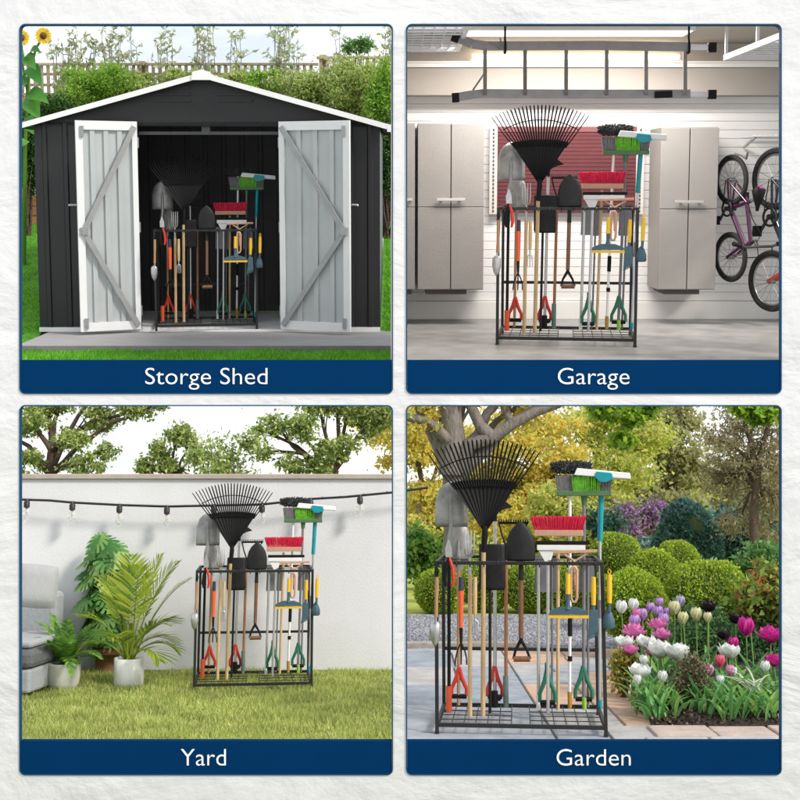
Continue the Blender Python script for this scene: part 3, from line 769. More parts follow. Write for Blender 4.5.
# ------------------------------------------------------------------ YARD
ZG = -EYE
lawn_soil = mat('lawn_soil', (.10,.13,.035), .95, 0, .4, 6, .6, 60)
gl = leafmats('lawn_blade', [(.29,.345,.085), (.39,.42,.13), (.21,.28,.06), (.50,.50,.2)], .35, .5)
m = MB(); m.add([(-60, 2, ZG-.02), (60, 2, ZG-.02), (60, 900, ZG-.02), (-60, 900, ZG-.02)], [(0,1,2,3)]); 
m.add([(-900, 900, ZG-.02), (-60, 2, ZG-.02), (-60, 900, ZG-.02)], [(0,1,2)]); m.add([(900, 900, ZG-.02), (60, 900, ZG-.02), (60, 2, ZG-.02)], [(0,1,2)])
struct(m.build('ground', lawn_soil, None, LOW.M))
m = MB(); m.add([(-6, 3.4, ZG), (0, 3.4, ZG), (0, 11.25, ZG), (-6, 11.25, ZG)], [(0,1,2,3)]); struct(m.build('lawn', lawn_soil, None, LOW.M))
grass('grass', -4.4, -.03, 6.6, 11.08, ZG, 150000, .055, gl, LOW, 3, .0042)
# wall
stucco = mat('white_stucco', (.70,.70,.72), .85, 0, .07, .9, .12, 50)
coping = mat('beige_coping', (.42,.36,.31), .8, 0, .12, 6, .1, 40)
YW = 11.12
zt = LOW.P(200, 474, YW).z
t = thing('garden_wall', 'long white stucco wall with beige coping behind the lawn', 'wall', LOW.at((-3.2, YW, ZG)))
MB().span((-5.2, 0, 0), (3.17, .2, zt-ZG-.045)).build('wall_face', stucco, t, bevel=.006)
MB().span((-5.22, -.03, zt-ZG-.045), (3.19, .23, zt-ZG)).build('coping', coping, t, bevel=.006)
# string lights
YS = 10.98
cp = [(-60,494),(20,499.5),(50,500.5),(72,502.5),(119,505),(167,506.5),(214,505.5),(262,504.5),(310,499),(345,497),(392,492.5),(440,486)]
pts = []
for i in range(len(cp)-1):
    for k in range(4): f = k/4; pts.append(LOW.P(cp[i][0]+(cp[i+1][0]-cp[i][0])*f, cp[i][1]+(cp[i+1][1]-cp[i][1])*f, YS))
o0 = LOW.P(200, 505, YS)
t = thing('string_lights', 'black string of clear bulbs strung along the white wall', 'string lights', LOW.at(o0))
cord = mat('black_cord', (.012,.012,.013), .5, 0, .1, 20)
m = MB(); m.tube(pts, .011, 7)
for p in pts[::2]: m.tube([p+Vector((-.05, .012, .006)), p+Vector((0, -.012, -.004)), p+Vector((.05, .012, .0))], .006, 5)
m.build('cord', cord, t, off=o0)
glass = bpy.data.materials.new('clear_bulb_glass'); glass.use_nodes = True
gb = glass.node_tree.nodes['Principled BSDF']; gb.inputs['Transmission Weight'].default_value = .93; gb.inputs['Roughness'].default_value = .03; gb.inputs['IOR'].default_value = 1.3; gb.inputs['Base Color'].default_value = (.95,.95,.93,1)
fil = mat('warm_filament', (.5,.33,.12), .4, .6, .1, 20)
for px, py in ((27,500),(72.5,502.5),(119.5,505),(167,506.5),(214,505.5),(262,504.5),(310.5,499),(360,496)):
    p = LOW.P(px, py, YS)-o0
    s = MB().tube([p+Vector((0,0,.012)), p+Vector((0,0,-.015)), p+Vector((0,0,-.02)), p+Vector((0,0,-.068))], [.017,.022,.028,.026], 12).build('socket', cord, t)
    m = MB(); z = p.z-.068
    m.lathe([(.013, 0), (.02, -.012), (.031, -.036), (.035, -.06), (.032, -.082), (.02, -.1), (.001, -.108)], (p.x, p.y, z), 16); b_ = m.build('bulb', glass, t)
    MB().tube([(p.x-.004, p.y, z), (p.x-.008, p.y, z-.04), (p.x, p.y, z-.075), (p.x+.008, p.y, z-.04), (p.x+.004, p.y, z)], .003, 5).build('filament', fil, b_)
# sofa at the left edge
fab = mat('grey_outdoor_fabric', (.34,.36,.38), .9, 0, .1, 30, .25, 120); fabd = mat('charcoal_seat_fabric', (.12,.125,.135), .9, 0, .12, 30, .25, 120); fabl = mat('pale_cushion_fabric', (.33,.34,.35), .9, 0, .06, 30, .25, 120)
bp_ = LOW.G(20, 694, ZG); sx = bp_.x
t = thing('sofa', 'grey upholstered garden sofa cut off by the left edge', 'sofa', LOW.at((sx, 10.2, ZG), R(-8)))
def pillow(cx, cy, cz, wx, wy, wz, rot, n=10):
    m = MB(); vs = []; 
    for side in (-1, 1):
        for i in range(n+1):
            for j in range(n+1):
                u = -1+2*i/n; v = -1+2*j/n; h = side*wy/2*((1-u**4)*(1-v**4))**.55
                k = 1-.06*(u*u*v*v); vs.append(Vector(cx)*0+rot @ Vector((u*wx/2*k, h, v*wz/2*k))+Vector((cx, cy, cz)) if False else rot @ Vector((u*wx/2*k, h, v*wz/2*k))+Vector((cx, cy, cz)))
    q = (n+1)**2; fs = []
    for i in range(n):
        for j in range(n):
            a = i*(n+1)+j; fs.append((a, a+1, a+n+2, a+n+1)); fs.append((q+a+n+1, q+a+n+2, q+a+1, q+a))
    return m.add(vs, fs, True)
MB().span((-1.5, -.55, .04), (.22, .45, .22)).build('base', fab, t, bevel=.02)
MB().span((-1.5, -.57, .225), (.24, .46, .375)).build('seat_cushion', fabd, t, bevel=.045)
MB().span((-1.5, -.55, .38), (.22, .2, .43)).build('seat_pad', fabl, t, bevel=.02)
MB().span((-1.5, .47, .04), (-.04, .68, .72)).build('backrest', fab, t, bevel=.04)
pc = LOW.P(46, 585, 9.75)
m = pillow(0, 0, 0, .36, .15, .36, Matrix.Rotation(R(28), 3, 'Z') @ Matrix.Rotation(R(-14), 3, 'X') @ Matrix.Rotation(R(7), 3, 'Y'))
o = m.build('cushion', fabl, None, LOW.at(LOW.P(36, 586, 10.15))); tag(o, 'pale grey square cushion leaning on the sofa', 'cushion')

def plant_pot(t, r0, r1, h, matl, rim=0., soilz=.9):
    m = MB(); p = [(.001, 0), (r0*.96, 0), (r0, .008), (r1, h-.02 if rim else h)]
    if rim: p += [(r1+.004, h-rim), (r1+rim*.35, h-rim), (r1+rim*.4, h), (r1-.012, h)]
    else: p += [(r1-.012, h)]
    p += [(r1-.02, h*soilz), (r1-.02, h*soilz-.01)]
    m.lathe(p, (0,0,0), 28); m.build('pot', matl, t)
    MB().lathe([(.001, h*soilz+.004), (r1-.016, h*soilz)], (0,0,0), 20).build('soil', soil, t)

def frond(m, p, az, el, L, n, lw, ll, droop, mi_n=1, rg=random, stem=.006, ang=48, start=.22):
    d = Vector((math.cos(az)*math.cos(el), math.sin(az)*math.cos(el), math.sin(el))); q = Vector(p); pts = [q.copy()]; dirs = [d.copy()]; S = 16
    for i in range(S):
        d = (d+Vector((0,0,-1))*droop/S*(.4+1.2*i/S)).normalized(); q = q+d*L/S; pts.append(q.copy()); dirs.append(d.copy())
    m.tube(pts, [stem*(1-.8*i/S) for i in range(S+1)], 6, mi=0)
    for i in range(n):
        f = start+(1-start)*i/(n-1); k = f*S; a = min(S-1, int(k)); c = pts[a].lerp(pts[a+1], k-a); dd = dirs[a]
        side = dd.cross(Vector((0,0,1))); side = side.normalized() if side.length > .01 else Vector((1,0,0)); up = side.cross(dd)
        sz = ll*(math.sin(math.pi*(.12+.86*(f-start)/(1-start)))**.7)*rg.uniform(.88, 1.1)
        for s in (-1, 1):
            an = R(ang-22*(f-start)/(1-start)+rg.uniform(-5, 5)); v = dd*math.cos(an)+side*s*math.sin(an)+up*.12
            m.leaf(c, v, up, sz, lw, .15, .35, mi=rg.randint(0, mi_n-1), seg=3)
# fern
fm = leafmats('fern_leaf', [(.11,.23,.035), (.16,.30,.05), (.07,.17,.03)], .35)
b = LOW.G(63, 690, ZG); t = thing('potted_fern', 'green fern in a pale rounded stone pot beside the sofa', 'potted plant', LOW.at(b))
potm = mat('pale_stone_pot', (.5,.5,.44), .75, 0, .1, 8, .1, 60)
s = b.y/F; m = MB(); m.lathe([(.001, 0), (.085, 0), (.105, .01), (.125, .06), (.135, .13), (.136, .195), (.136, .215), (.124, .215), (.122, .19)], (0,0,0), 28); m.build('pot', potm, t)
MB().lathe([(.001, .195), (.123, .19)], (0,0,0), 20).build('soil', soil, t)
rg = random.Random(5); m = MB()
for k in range(30): frond(m, (rg.uniform(-.03,.03), rg.uniform(-.03,.03), .19), rg.uniform(0, 6.28), R(rg.uniform(38, 84)), rg.uniform(.26, .5), 22, .0085, .075, rg.uniform(.9, 2.1), 3, rg, .0035, 62, .12)
m.build('fronds', fm, t)
# monstera
mm = leafmats('monstera_leaf', [(.10,.24,.06), (.18,.33,.09), (.32,.44,.17), (.05,.14,.04)], .3, .3)
b = LOW.G(102, 675, ZG); b.y += .15; t = thing('potted_monstera', 'tall climbing monstera with split leaves in a terracotta pot', 'potted plant', LOW.at((b.x, b.y, ZG)))
plant_pot(t, .085, .115, .215, terracotta, .05)
rg = random.Random(11); pole_m = MB().tube([(0,0,.15), (.01,.01,.6), (0,0,1.05)], [.03,.026,.02], 8); pole_m.build('stem', mat('mossy_stem', (.1,.11,.04), .9, 0, .3, 20, .5), t)
def monstera(m, p, tip_az, el, size, mi):
    d = Vector((math.cos(tip_az)*math.cos(el), math.sin(tip_az)*math.cos(el), math.sin(el))); n = Vector((math.cos(tip_az)*.5, math.sin(tip_az)*.5, 1)); n = (n-d*n.dot(d)).normalized(); s = d.cross(n)
    N = 72; vs = [Vector(p)+d*size*.22]
    for i in range(N):
        a = 2*math.pi*i/N-math.pi; c = abs(a)
        r = .5*(1+.55*math.cos(a))*(.82+.25*abs(math.sin(a)))
        if c > 2.6: r *= .55+.45*(math.pi-c)/.55*.5
        if .3 < c < 2.35:
            k = ((c-.3)/.34) % 1.
            if k < .36: r *= .52
        x = r*math.cos(a)+.22; y = r*math.sin(a)
        v = Vector(p)+d*size*x+s*size*y+n*size*(-.25*y*y-.22*max(0, x)**2)
        vs.append(v)
    m.add(vs, [(0, 1+i, 1+(i+1) % N) for i in range(N)], True, mi)
m = MB(); st_m = MB()
for k in range(80):
    z = .3+.8*(k/79)**.9; az = rg.uniform(math.pi*.9, math.pi*2.1) if rg.random() < .82 else rg.uniform(0, math.pi); L = rg.uniform(.05, .17)*(1.15-.2*z)
    if math.cos(az) > 0: L *= .75
    a = Vector((0, 0, z)); q = a+Vector((math.cos(az)*L, math.sin(az)*L*.9, rg.uniform(.02, .13)))
    st_m.tube([a, a.lerp(q, .5)+Vector((0,0,.03)), q], .004, 5); monstera(m, q, az+rg.uniform(-.5, .5), R(rg.uniform(-75, -25)), rg.uniform(.17, .27), rg.randint(0, 3))
m.build('leaves', mm, t); st_m.build('leaf_stalks', fm[0], t)
# palm
pmats = leafmats('palm_leaf', [(.32,.41,.04), (.40,.46,.06), (.24,.34,.035), (.14,.23,.03)], .35, .4, 1.05)
b = LOW.G(125.5, 688, ZG); t = thing('potted_palm', 'yellow green areca palm in a white cylinder pot', 'potted plant', LOW.at((b.x, b.y+.11, ZG)))
plant_pot(t, .122, .124, .225, mat('white_glazed_pot', (.82,.82,.84), .3, 0, .02, 5), 0, .9)
rg = random.Random(23); m = MB()
fr = [(8, 70, .86, 1.0), (30, 74, .95, .9), (100, 80, .92, .55), (-10, 78, .96, .6), (-70, 80, .86, .7), (-25, 66, .58, 1.5), (15, 58, .5, 1.7), (-5, 50, .5, 1.6), (150, 76, .78, .9), (-165, 68, .6, 1.4), (-100, 62, .5, 1.5), (-40, 46, .46, 1.6), (-150, 54, .46, 1.5), (20, 66, .6, 1.6)]
for az, el, L, dr in fr: frond(m, (rg.uniform(-.03,.03), rg.uniform(-.03,.03), .2), R(az), R(el), L*.93, 18, .0098, .25, dr*1.2, 4, rg, .009, 50, .4)
m.build('fronds', pmats, t)
m = MB()
for k in range(5): a = rg.uniform(0, 6.28); m.tube([(math.cos(a)*.03, math.sin(a)*.03, .18), (math.cos(a)*.045, math.sin(a)*.045, .5)], [.012, .007], 7)
m.build('canes', pmats[0], t)
# trees behind the wall
tl = leafmats('yard_tree_leaf', [(.19,.26,.06), (.29,.35,.10), (.42,.45,.18), (.12,.18,.045)], .4, .45)
Yt = 14.
def B(px, py, Y, rpx, ry=None): r = rpx*Y/F; return (LOW.P(px, py, Y), (r, ry if ry else r, r*.75))
b = LOW.P(48, 560, Yt)
blob_tree('tree', 'leafy tree with a dark leaning trunk over the left end of the white wall', 'tree', LOW, (b.x, Yt, ZG), LOW.P(52, 452, Yt),
    [B(28,420,14,24), B(75,436,13.6,18), B(100,418,14,20), B(135,410,13.8,16), B(28,462,13.7,20), B(85,466,13.6,18), B(60,395,14.3,28), B(0,430,14.5,26), B(110,385,14,26), B(40,365,14.4,36), B(160,404,13.8,10), B(106,452,13.7,12)], 15000, .052, .27, tl, bark_brown, .09, 'trees beyond the white wall', 4, 26, .27)
b = LOW.P(170, 560, 13.2)
blob_tree('tree', 'small thin tree with sparse leaves over the middle of the white wall', 'tree', LOW, (b.x, 13.2, ZG), LOW.P(172, 480, 13.2),
    [B(160,452,13.2,14), B(180,434,13.2,13), B(197,456,13.1,11), B(148,466,13.2,12), B(172,468,13.2,13), B(190,440,13.2,12)], 3200, .052, .27, tl, bark_brown, .04, 'trees beyond the white wall', 9, 12, .3)
b = LOW.P(330, 560, 13.6)
blob_tree('tree', 'broad leafy tree spreading over the right end of the white wall', 'tree', LOW, (b.x, 13.6, ZG), LOW.P(335, 470, 13.8),
    [B(300,428,13.6,22), B(335,450,13.5,22), B(368,420,13.7,24), B(275,422,13.6,14), B(292,462,13.5,15), B(350,398,13.8,28), B(388,412,13.7,20), B(318,402,13.8,22), B(264,452,13.6,10), B(258,430,13.6,9), B(340,370,13.8,34), B(392,385,13.9,26), B(318,468,13.5,14)], 14000, .052, .27, tl, bark_brown, .075, 'trees beyond the white wall', 14, 26, .27)
b = LOW.P(228, 560, 12.6)
bush('shrub', 'low leafy shrub tops just showing over the middle right of the wall', LOW, (LOW.P(232, 500, 12.4).x, 12.4, ZG), (.42, .25, .4), 2400, .052, .27, tl, 31, clumps=14, cz=zt-ZG+.03)
# ------------------------------------------------------------------ GARDEN
def gp(px, py, z=ZG): return LOW.G(px, py, z)
# paving: individual flagstone joints modelled as one sheet of slabs with gaps
slab_m = [mat('grey_flagstone', (.30,.32,.35), .8, 0, .22, 5, .25, 30), mat('blue_grey_flagstone', (.25,.28,.33), .8, 0, .22, 5, .25, 30), mat('pale_flagstone', (.37,.36,.36), .8, 0, .2, 5, .25, 30), mat('sandstone_flagstone', (.46,.31,.22), .8, 0, .22, 5, .25, 30)]
joint = mat('path_joint', (.13,.11,.09), .95, 0, .3, 30, .4, 60)
m = MB(); m.add([(0, 3.4, ZG-.008), (3.9, 3.4, ZG-.008), (3.9, 12.62, ZG-.008), (0, 12.62, ZG-.008)], [(0,1,2,3)]); struct(m.build('path_bed', joint, None, LOW.M))
rg = random.Random(2); m = MB()
EDGE = [(3.0, 1.05)]+[(gp(a, b_).y, gp(a, b_).x) for a, b_ in ((654,738),(640,700),(622,650),(608,620))]+[(40., 6.)]
def edge_x(y): # left edge of the flower bed
    tab = EDGE
    for i in range(len(tab)-1):
        if y <= tab[i+1][0]: f = (y-tab[i][0])/(tab[i+1][0]-tab[i][0]); return tab[i][1]+f*(tab[i+1][1]-tab[i][1])
    return tab[-1][1]
def slab(x0, x1, y0, y1, mi):
    g = .006; x0 += g; x1 -= g; y0 += g; y1 -= g
    dz = rg.uniform(-.002, .003); c = .006
    a = [(x0, y0, ZG-.01), (x1, y0, ZG-.01), (x1, y1, ZG-.01), (x0, y1, ZG-.01)]
    b = [(x0+c, y0+c, ZG+.004+dz), (x1-c, y0+c, ZG+.004+dz), (x1-c, y1-c, ZG+.004+dz), (x0+c, y1-c, ZG+.004+dz)]
    m.add(a+b, [(4,5,6,7), (0,1,5,4), (1,2,6,5), (2,3,7,6), (3,0,4,7)], mi=mi)
xj = 1.02
y = 3.5
while y < 12.6:
    d = rg.choice([.62, .75, .9, 1.05]); y1 = min(12.6, y+d)
    xs = [0.0]+([rg.uniform(.3, .55)] if rg.random() < .65 else [])+[xj]
    for i in range(len(xs)-1): slab(xs[i], xs[i+1], y, y1, rg.choice([0, 1, 1, 2, 0]))
    y = y1
y = 3.5
while y < 12.6:
    d = rg.choice([.5, .65, .8]); y1 = min(12.6, y+d); xr = max(edge_x(y), edge_x(y1))-.02
    xm = rg.uniform(xj+.35, xj+.6) if y > 5 else xj+.3
    for a, b_ in ((xj, xm), (xm, xr)): slab(a, b_, y, y1, 3 if rg.random() < (.68 if y > 9.2 else .3) else rg.choice([2, 0, 2]))
    y = y1
struct(m.build('paved_path', slab_m, None, LOW.M))
# gravel strip and lawn behind it
gravel_m = [mat(f'gravel_{i}', c, .85, 0, .3, 40) for i, c in enumerate([(.25,.26,.29), (.36,.36,.39), (.16,.165,.19)])]
m = MB(); m.add([(0, 12.62, ZG-.006), (3.2, 12.62, ZG-.006), (3.2, 15.9, ZG-.006), (0, 15.9, ZG-.006)], [(0,1,2,3)]); struct(m.build('gravel_bed', gravel_m[0], None, LOW.M))
rgn = np.random.default_rng(12); n = 22000
P = np.stack([rgn.uniform(-.0, 2.6, n), rgn.uniform(12.6, 15.9, n), np.full(n, ZG)], 1); r = rgn.uniform(.012, .026, n)
d8 = np.array([[1,0,0],[0,1,0],[-1,0,0],[0,-1,0]]); V = []
for a, b_ in ((0,1),(1,2),(2,3),(3,0)): V.append(np.stack([P+d8[a]*r[:, None]*rgn.uniform(.6,1.2,(n,1)), P+d8[b_]*r[:, None], P+np.array([0,0,1.])*r[:, None]*.8], 1))
V = np.stack(V, 1).reshape(-1, 3); o = npmesh('gravel', V, 3, gravel_m, np.repeat(rgn.integers(0, 3, n), 4), None, LOW.M); o['kind'] = 'stuff'
m = MB()
for a, b_ in ((.02, .62), (.63, 1.3)): m.span((a, 12.6, ZG-.02), (b_, 12.74, ZG+.06))
kerb_m = mat('stone_kerb', (.3,.27,.24), .85, 0, .2, 9, .3, 40); struct(m.build('kerb', kerb_m, None, LOW.M, bevel=.008))
far_lawn = mat('yellow_green_far_lawn', (.30,.34,.05), .95, 0, .2, 3, .3, 40)  # plain yellow green base for the lawn behind the gravel
m = MB(); m.add([(-3, 15.9, ZG-.004), (30, 15.9, ZG-.004), (30, 60, ZG-.004), (-3, 60, ZG-.004)], [(0,1,2,3)]); struct(m.build('far_lawn', far_lawn, None, LOW.M))
# soil bed
ys = [8.48]+[8.7+.4*i for i in range(17)]
m = MB(); vs = []
for yy in [8.472]+ys[1:]: vs += [(edge_x(yy)+.01, yy, ZG+.01), (edge_x(yy)+.25, yy, ZG+(.05 if yy > 8.6 else .014)), (6.5, yy, ZG+(.05 if yy > 8.6 else .014))]
fs = []
for i in range(len(ys)-1): a = i*3; fs += [(a, a+1, a+4, a+3), (a+1, a+2, a+5, a+4)]
m.add(vs, fs, True); struct(m.build('soil_bed', soil, None, LOW.M))
n = 5000; yy = rgn.uniform(8.5, 10., n); xx = np.array([edge_x(v) for v in yy])+.03+rgn.random(n)**1.3*1.6; P = np.stack([xx, yy, ZG+.018+np.minimum(.03, (yy-8.47)*.13)], 1)
V = leafverts(P, .028, .4, rgn, 0.); o = npmesh('mulch', V, 4, [soil, mat('bark_chip', (.09,.05,.03), .9, 0, .4, 30), mat('pale_chip', (.22,.16,.11), .9, 0, .3, 30)], np.minimum(2, rgn.integers(0, 7, n)//3), None, LOW.M); o['kind'] = 'stuff'
m = MB(); rg = random.Random(8)
for (ya, yb) in ((8.13, 8.47), (7.4, 8.12)):
    x = edge_x(ya)+.02
    while x < 4:
        d = rg.uniform(.35, .62); m.span((x, ya, ZG-.02), (x+d-.012, yb, ZG+.02+rg.uniform(-.003, .004)), mi=rg.randint(0, 1)); x += d
struct(m.build('edging_stones', [mat('pink_edging', (.42,.34,.30), .85, 0, .2, 7, .3, 40), slab_m[2]], None, LOW.M, bevel=.012))

# clipped box balls
bx = leafmats('box_leaf', [(.20,.30,.03), (.29,.39,.035), (.39,.46,.055), (.14,.22,.022)], .3, .5)
core = mat('dark_green_twigs', (.035,.06,.012), .9, 0, .4, 30)  # even dark green for the solid core inside the leaf shell
def ball(px, py, rpx, Y, n, seed, label, sq=.95, L=.027):
    n = int(n*1.7)
    c = LOW.P(px, py, Y); r = rpx*Y/F
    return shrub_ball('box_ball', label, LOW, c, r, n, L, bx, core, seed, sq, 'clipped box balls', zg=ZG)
ball(709, 604, 43, 12.2, 9500, 1, 'biggest clipped box ball, at the right behind the tulips', .95)
ball(634, 607, 34, 12.0, 8000, 2, 'clipped box ball at the front left, beside the rack and tulips', .95)
ball(653, 579, 27.5, 14., 6000, 3, 'clipped box ball in the middle of the group of five', .98)
ball(677, 564, 21, 16., 4500, 4, 'small clipped box ball behind the middle ball, at the top right of the group', .98)
ball(616, 557, 24, 16.5, 4500, 5, 'clipped box ball at the top left of the group, beside the teal mop')
for i, (px, py, rp, Y, lb) in enumerate([(440,592,22,16.2,'clipped box ball at the far left behind the rack'), (487,585,25,16.4,'clipped box ball behind the rack, next to the leftmost one'), (528,588,24,16.3,'clipped box ball behind the round black spade'), (567,590,24,16.2,'clipped box ball behind the pole of the red broom'), (597,594,19,16.,'small clipped box ball behind the yellow brushes')]):
    ball(px, py, rp, Y, 4200, 20+i, lb)
# background shrubs
blue = leafmats('blue_green_needle', [(.05,.12,.10), (.08,.17,.15), (.03,.08,.07), (.11,.21,.18)], .2)
def fbush(px, py, Y, rx_, rz_, n, L, w_, mats, seed, label, cat='shrub', name='shrub', grp=None, **k):
    c = LOW.P(px, py, Y); return bush(name, label, LOW, (c.x, Y, ZG), (rx_*Y/F, rx_*Y/F*.8, rz_*Y/F), n, L, w_, mats, seed, cat, grp, cz=c.z-ZG, **k)
shrub_ball('shrub', 'rounded blue green shrub behind the box balls', LOW, LOW.P(686, 540, 19), 27*19/F, 5200, .075, blue, core, 41, 1.2, None, bump=.16, zg=ZG)
fbush(742, 540, 20, 42, 38, 5200, .11, .22, blue, 42, 'broad blue green shrub with silvery sprays on the right, under the conifer')
fbush(700, 575, 17.5, 30, 14, 1500, .09, .2, leafmats('silver_blue_spray', [(.16,.26,.24), (.22,.33,.30), (.09,.17,.15)], .2), 43, 'low silver blue shrub between the box balls and the rounded shrub', flat=.35)
fbush(650, 552, 20, 22, 14, 1400, .1, .22, leafmats('pale_spray', [(.20,.28,.26), (.12,.2,.18)], .2), 46, 'pale feathery shrub left of the rounded blue green shrub', flat=.35)
fbush(765, 565, 16, 26, 20, 2000, .08, .3, leafmats('mid_green', [(.08,.18,.05), (.12,.24,.07)], .3), 44, 'mid green shrub at the right edge behind the biggest box ball')
purp = leafmats('purple_flower', [(.26,.13,.32), (.35,.2,.4), (.2,.12,.22), (.12,.16,.08)], .3)
fbush(620, 519, 24, 20, 17, 2600, .1, .22, purp, 45, 'purple flowering shrub just right of the teal mop', cat='flowering shrub')
fbush(655, 517, 24.5, 17, 15, 2300, .1, .22, purp, 47, 'purple flowering shrub next to the rounded blue green shrub', cat='flowering shrub')
fbush(598, 530, 20, 22, 28, 1800, .1, .25, leafmats('dark_teal_leaf', [(.03,.08,.06), (.05,.11,.08)], .2), 48, 'dark green shrub behind the white squeegee and red broom')
rgm = leafmats('red_green_leaf', [(.16,.24,.04), (.28,.34,.07), (.30,.11,.04), (.12,.18,.04)], .35)
fbush(770, 597, 11.4, 30, 36, 2300, .075, .3, rgm, 51, 'bushy shrub with red tinted leaves at the right edge', clumps=26, tight=.24)
fbush(700, 634, 11.3, 36, 28, 3000, .04, .26, leafmats('fine_green', [(.07,.15,.05), (.1,.2,.07), (.05,.10,.04)], .3), 52, 'fine leaved green mound behind the white tulips', clumps=30)
fbush(742, 640, 11.5, 46, 24, 2600, .05, .26, leafmats('fine_green2', [(.05,.13,.045), (.08,.17,.06)], .3), 61, 'dark green perennial mound behind the magenta tulips', clumps=30)
fbush(690, 690, 9.1, 25, 38, 3600, .022, .4, leafmats('bronze_leaf', [(.10,.075,.045), (.16,.14,.07), (.055,.05,.03), (.2,.2,.11)], .2), 53, 'small bronze leaved bush between the two groups of tulips', clumps=40, tight=.2)
fbush(624, 668, 9.7, 14, 20, 1500, .034, .36, leafmats('gold_leaf', [(.34,.30,.05), (.26,.28,.05), (.36,.22,.06)], .35), 54, 'yellow leaved bush at the left corner of the flower bed', clumps=22)
fbush(746, 708, 8.95, 20, 17, 2800, .03, .3, leafmats('lime_leaf', [(.10,.30,.03), (.15,.37,.04), (.07,.22,.03)], .35), 55, 'rounded bright green mound low at the front right of the bed', clumps=40, tight=.2)
fbush(655, 706, 9.0, 24, 14, 900, .05, .2, leafmats('tulip_foliage', [(.10,.22,.04), (.15,.29,.05), (.20,.32,.06)], .3), 56, 'grassy green foliage under the white tulips at the front left')
# tall trees
yel = leafmats('yellow_leaf', [(.80,.66,.14), (.84,.74,.24), (.68,.62,.14), (.52,.56,.13), (.80,.58,.12)], .6, .5, 1.)
ylg = leafmats('yellow_green_leaf', [(.62,.64,.16), (.48,.56,.12), (.72,.66,.2), (.38,.48,.11)], .55, .5, 1.)
mgr = leafmats('maple_leaf', [(.20,.33,.03), (.30,.42,.04), (.13,.24,.03)], .5, .5)
con = leafmats('brown_conifer', [(.36,.33,.18), (.46,.41,.24), (.24,.25,.12), (.55,.44,.29)], .5, .6, 1.)
olive = leafmats('olive_leaf', [(.42,.42,.2), (.52,.50,.27), (.34,.36,.15)], .5, .55, 1.)
b = LOW.P(452, 590, 17.5)
def xb(m, base):
    pass
t = blob_tree('big_tree', 'big old tree with thick grey trunk and bare forking limbs behind the leaf rake', 'tree', LOW, (b.x, 17.5, ZG), LOW.P(453, 470, 17.5),
    [B(520,405,17.6,30), B(430,415,17.4,22), B(580,385,17.8,34), B(470,385,17.6,36), B(410,380,17.5,40), B(545,370,17.6,40)], 4200, .1, .3, yel, bark_grey, .23, None, 6, 14, .3)
def thick(name, pts, rr): 
    base = Vector((b.x, 17.5, ZG)); MB().tube([LOW.P(*p)-base for p in pts], rr, 12).build(name, bark_grey, t)
thick('limb', [(452,475,17.5),(453,440,17.5),(449,405,17.5),(447,360,17.6)], [.2,.18,.165,.14])
thick('limb', [(458,470,17.45),(470,444,17.4),(492,438,17.35),(512,424,17.4),(535,412,17.4),(558,404,17.45),(590,380,17.5)], [.13,.105,.095,.085,.075,.065,.05])
thick('limb', [(492,438,17.35),(480,425,17.4),(470,404,17.5),(466,370,17.5)], [.1,.085,.08,.06])
thick('limb', [(448,440,17.4),(430,422,17.3),(412,418,17.3),(385,410,17.3)], [.09,.075,.065,.05])
thick('limb', [(512,424,17.4),(505,410,17.5),(500,390,17.5)], [.07,.06,.05])
def ytree(px, Y, blobs, n, mats, seed, label, L=.15, r0=.12, bark=bark_brown, w_=.3, name='tree', **k):
    bb = LOW.P(px, 560, Y)
    return blob_tree(name, label, 'tree', LOW, (bb.x, Y, ZG), (bb.x+.1, Y, LOW.P(px, 490, Y).z), blobs, int(n*2.0), L*.66, w_, mats, bark, r0, 'trees at the back of the garden', seed, 18, .28, **k)
ytree(420, 24, [B(415,450,24,34), B(425,500,24,34), B(400,420,24,40), B(440,440,25,34), B(410,535,23,22)], 5200, yel, 61, 'golden yellow tree at the far left behind the big grey trunk')
ytree(520, 25, [B(500,440,25,40), B(545,440,25,40), B(520,480,25,44), B(480,480,25,34), B(560,475,24.5,34), B(530,510,24,30), B(490,515,24,26)], 8200, yel, 62, 'golden yellow tree behind the leaf rake and the red broom')
ytree(600, 26, [B(590,430,26,40), B(620,470,26,34), B(585,480,26,30), B(610,510,25,26), B(640,440,27,34)], 6000, ylg, 63, 'yellow green tree behind the teal mop')
ytree(672, 29, [B(665,440,29,36), B(650,490,29,30), B(690,470,29,30), B(680,505,28,26), B(640,420,30,30), B(670,412,29,24)], 5600, olive, 64, 'pale olive tree in the middle distance, left of the conifer', L=.2)
ytree(570, 21, [B(560,500,21,26), B(590,520,20.5,22), B(545,520,21,18), B(575,540,20,18)], 2600, ylg, 65, 'low yellow green tree crown behind the red push broom', L=.14, r0=.07)
fbush(418, 552, 20, 22, 24, 2200, .12, .28, leafmats('green_shrub', [(.09,.19,.04), (.15,.26,.05)], .35), 66, 'dark green shrub by the far lawn at the left, behind the trunk')
for px, py, Y, rx_, rz_, mt, lb in ((430,520,31,52,40,ylg,'broad yellow green shrub border at the far back left'),(530,522,32,56,38,yel,'broad golden shrub border at the far back behind the rack'),(640,505,33,56,44,ylg,'tall yellow green shrub border at the far back centre'),(745,500,34,60,54,olive,'tall olive shrub border at the far back right')):
    fbush(px, py, Y, rx_, rz_, 5200, .17, .3, mt, 300+px, lb, grp='shrub border at the far back', clumps=34)
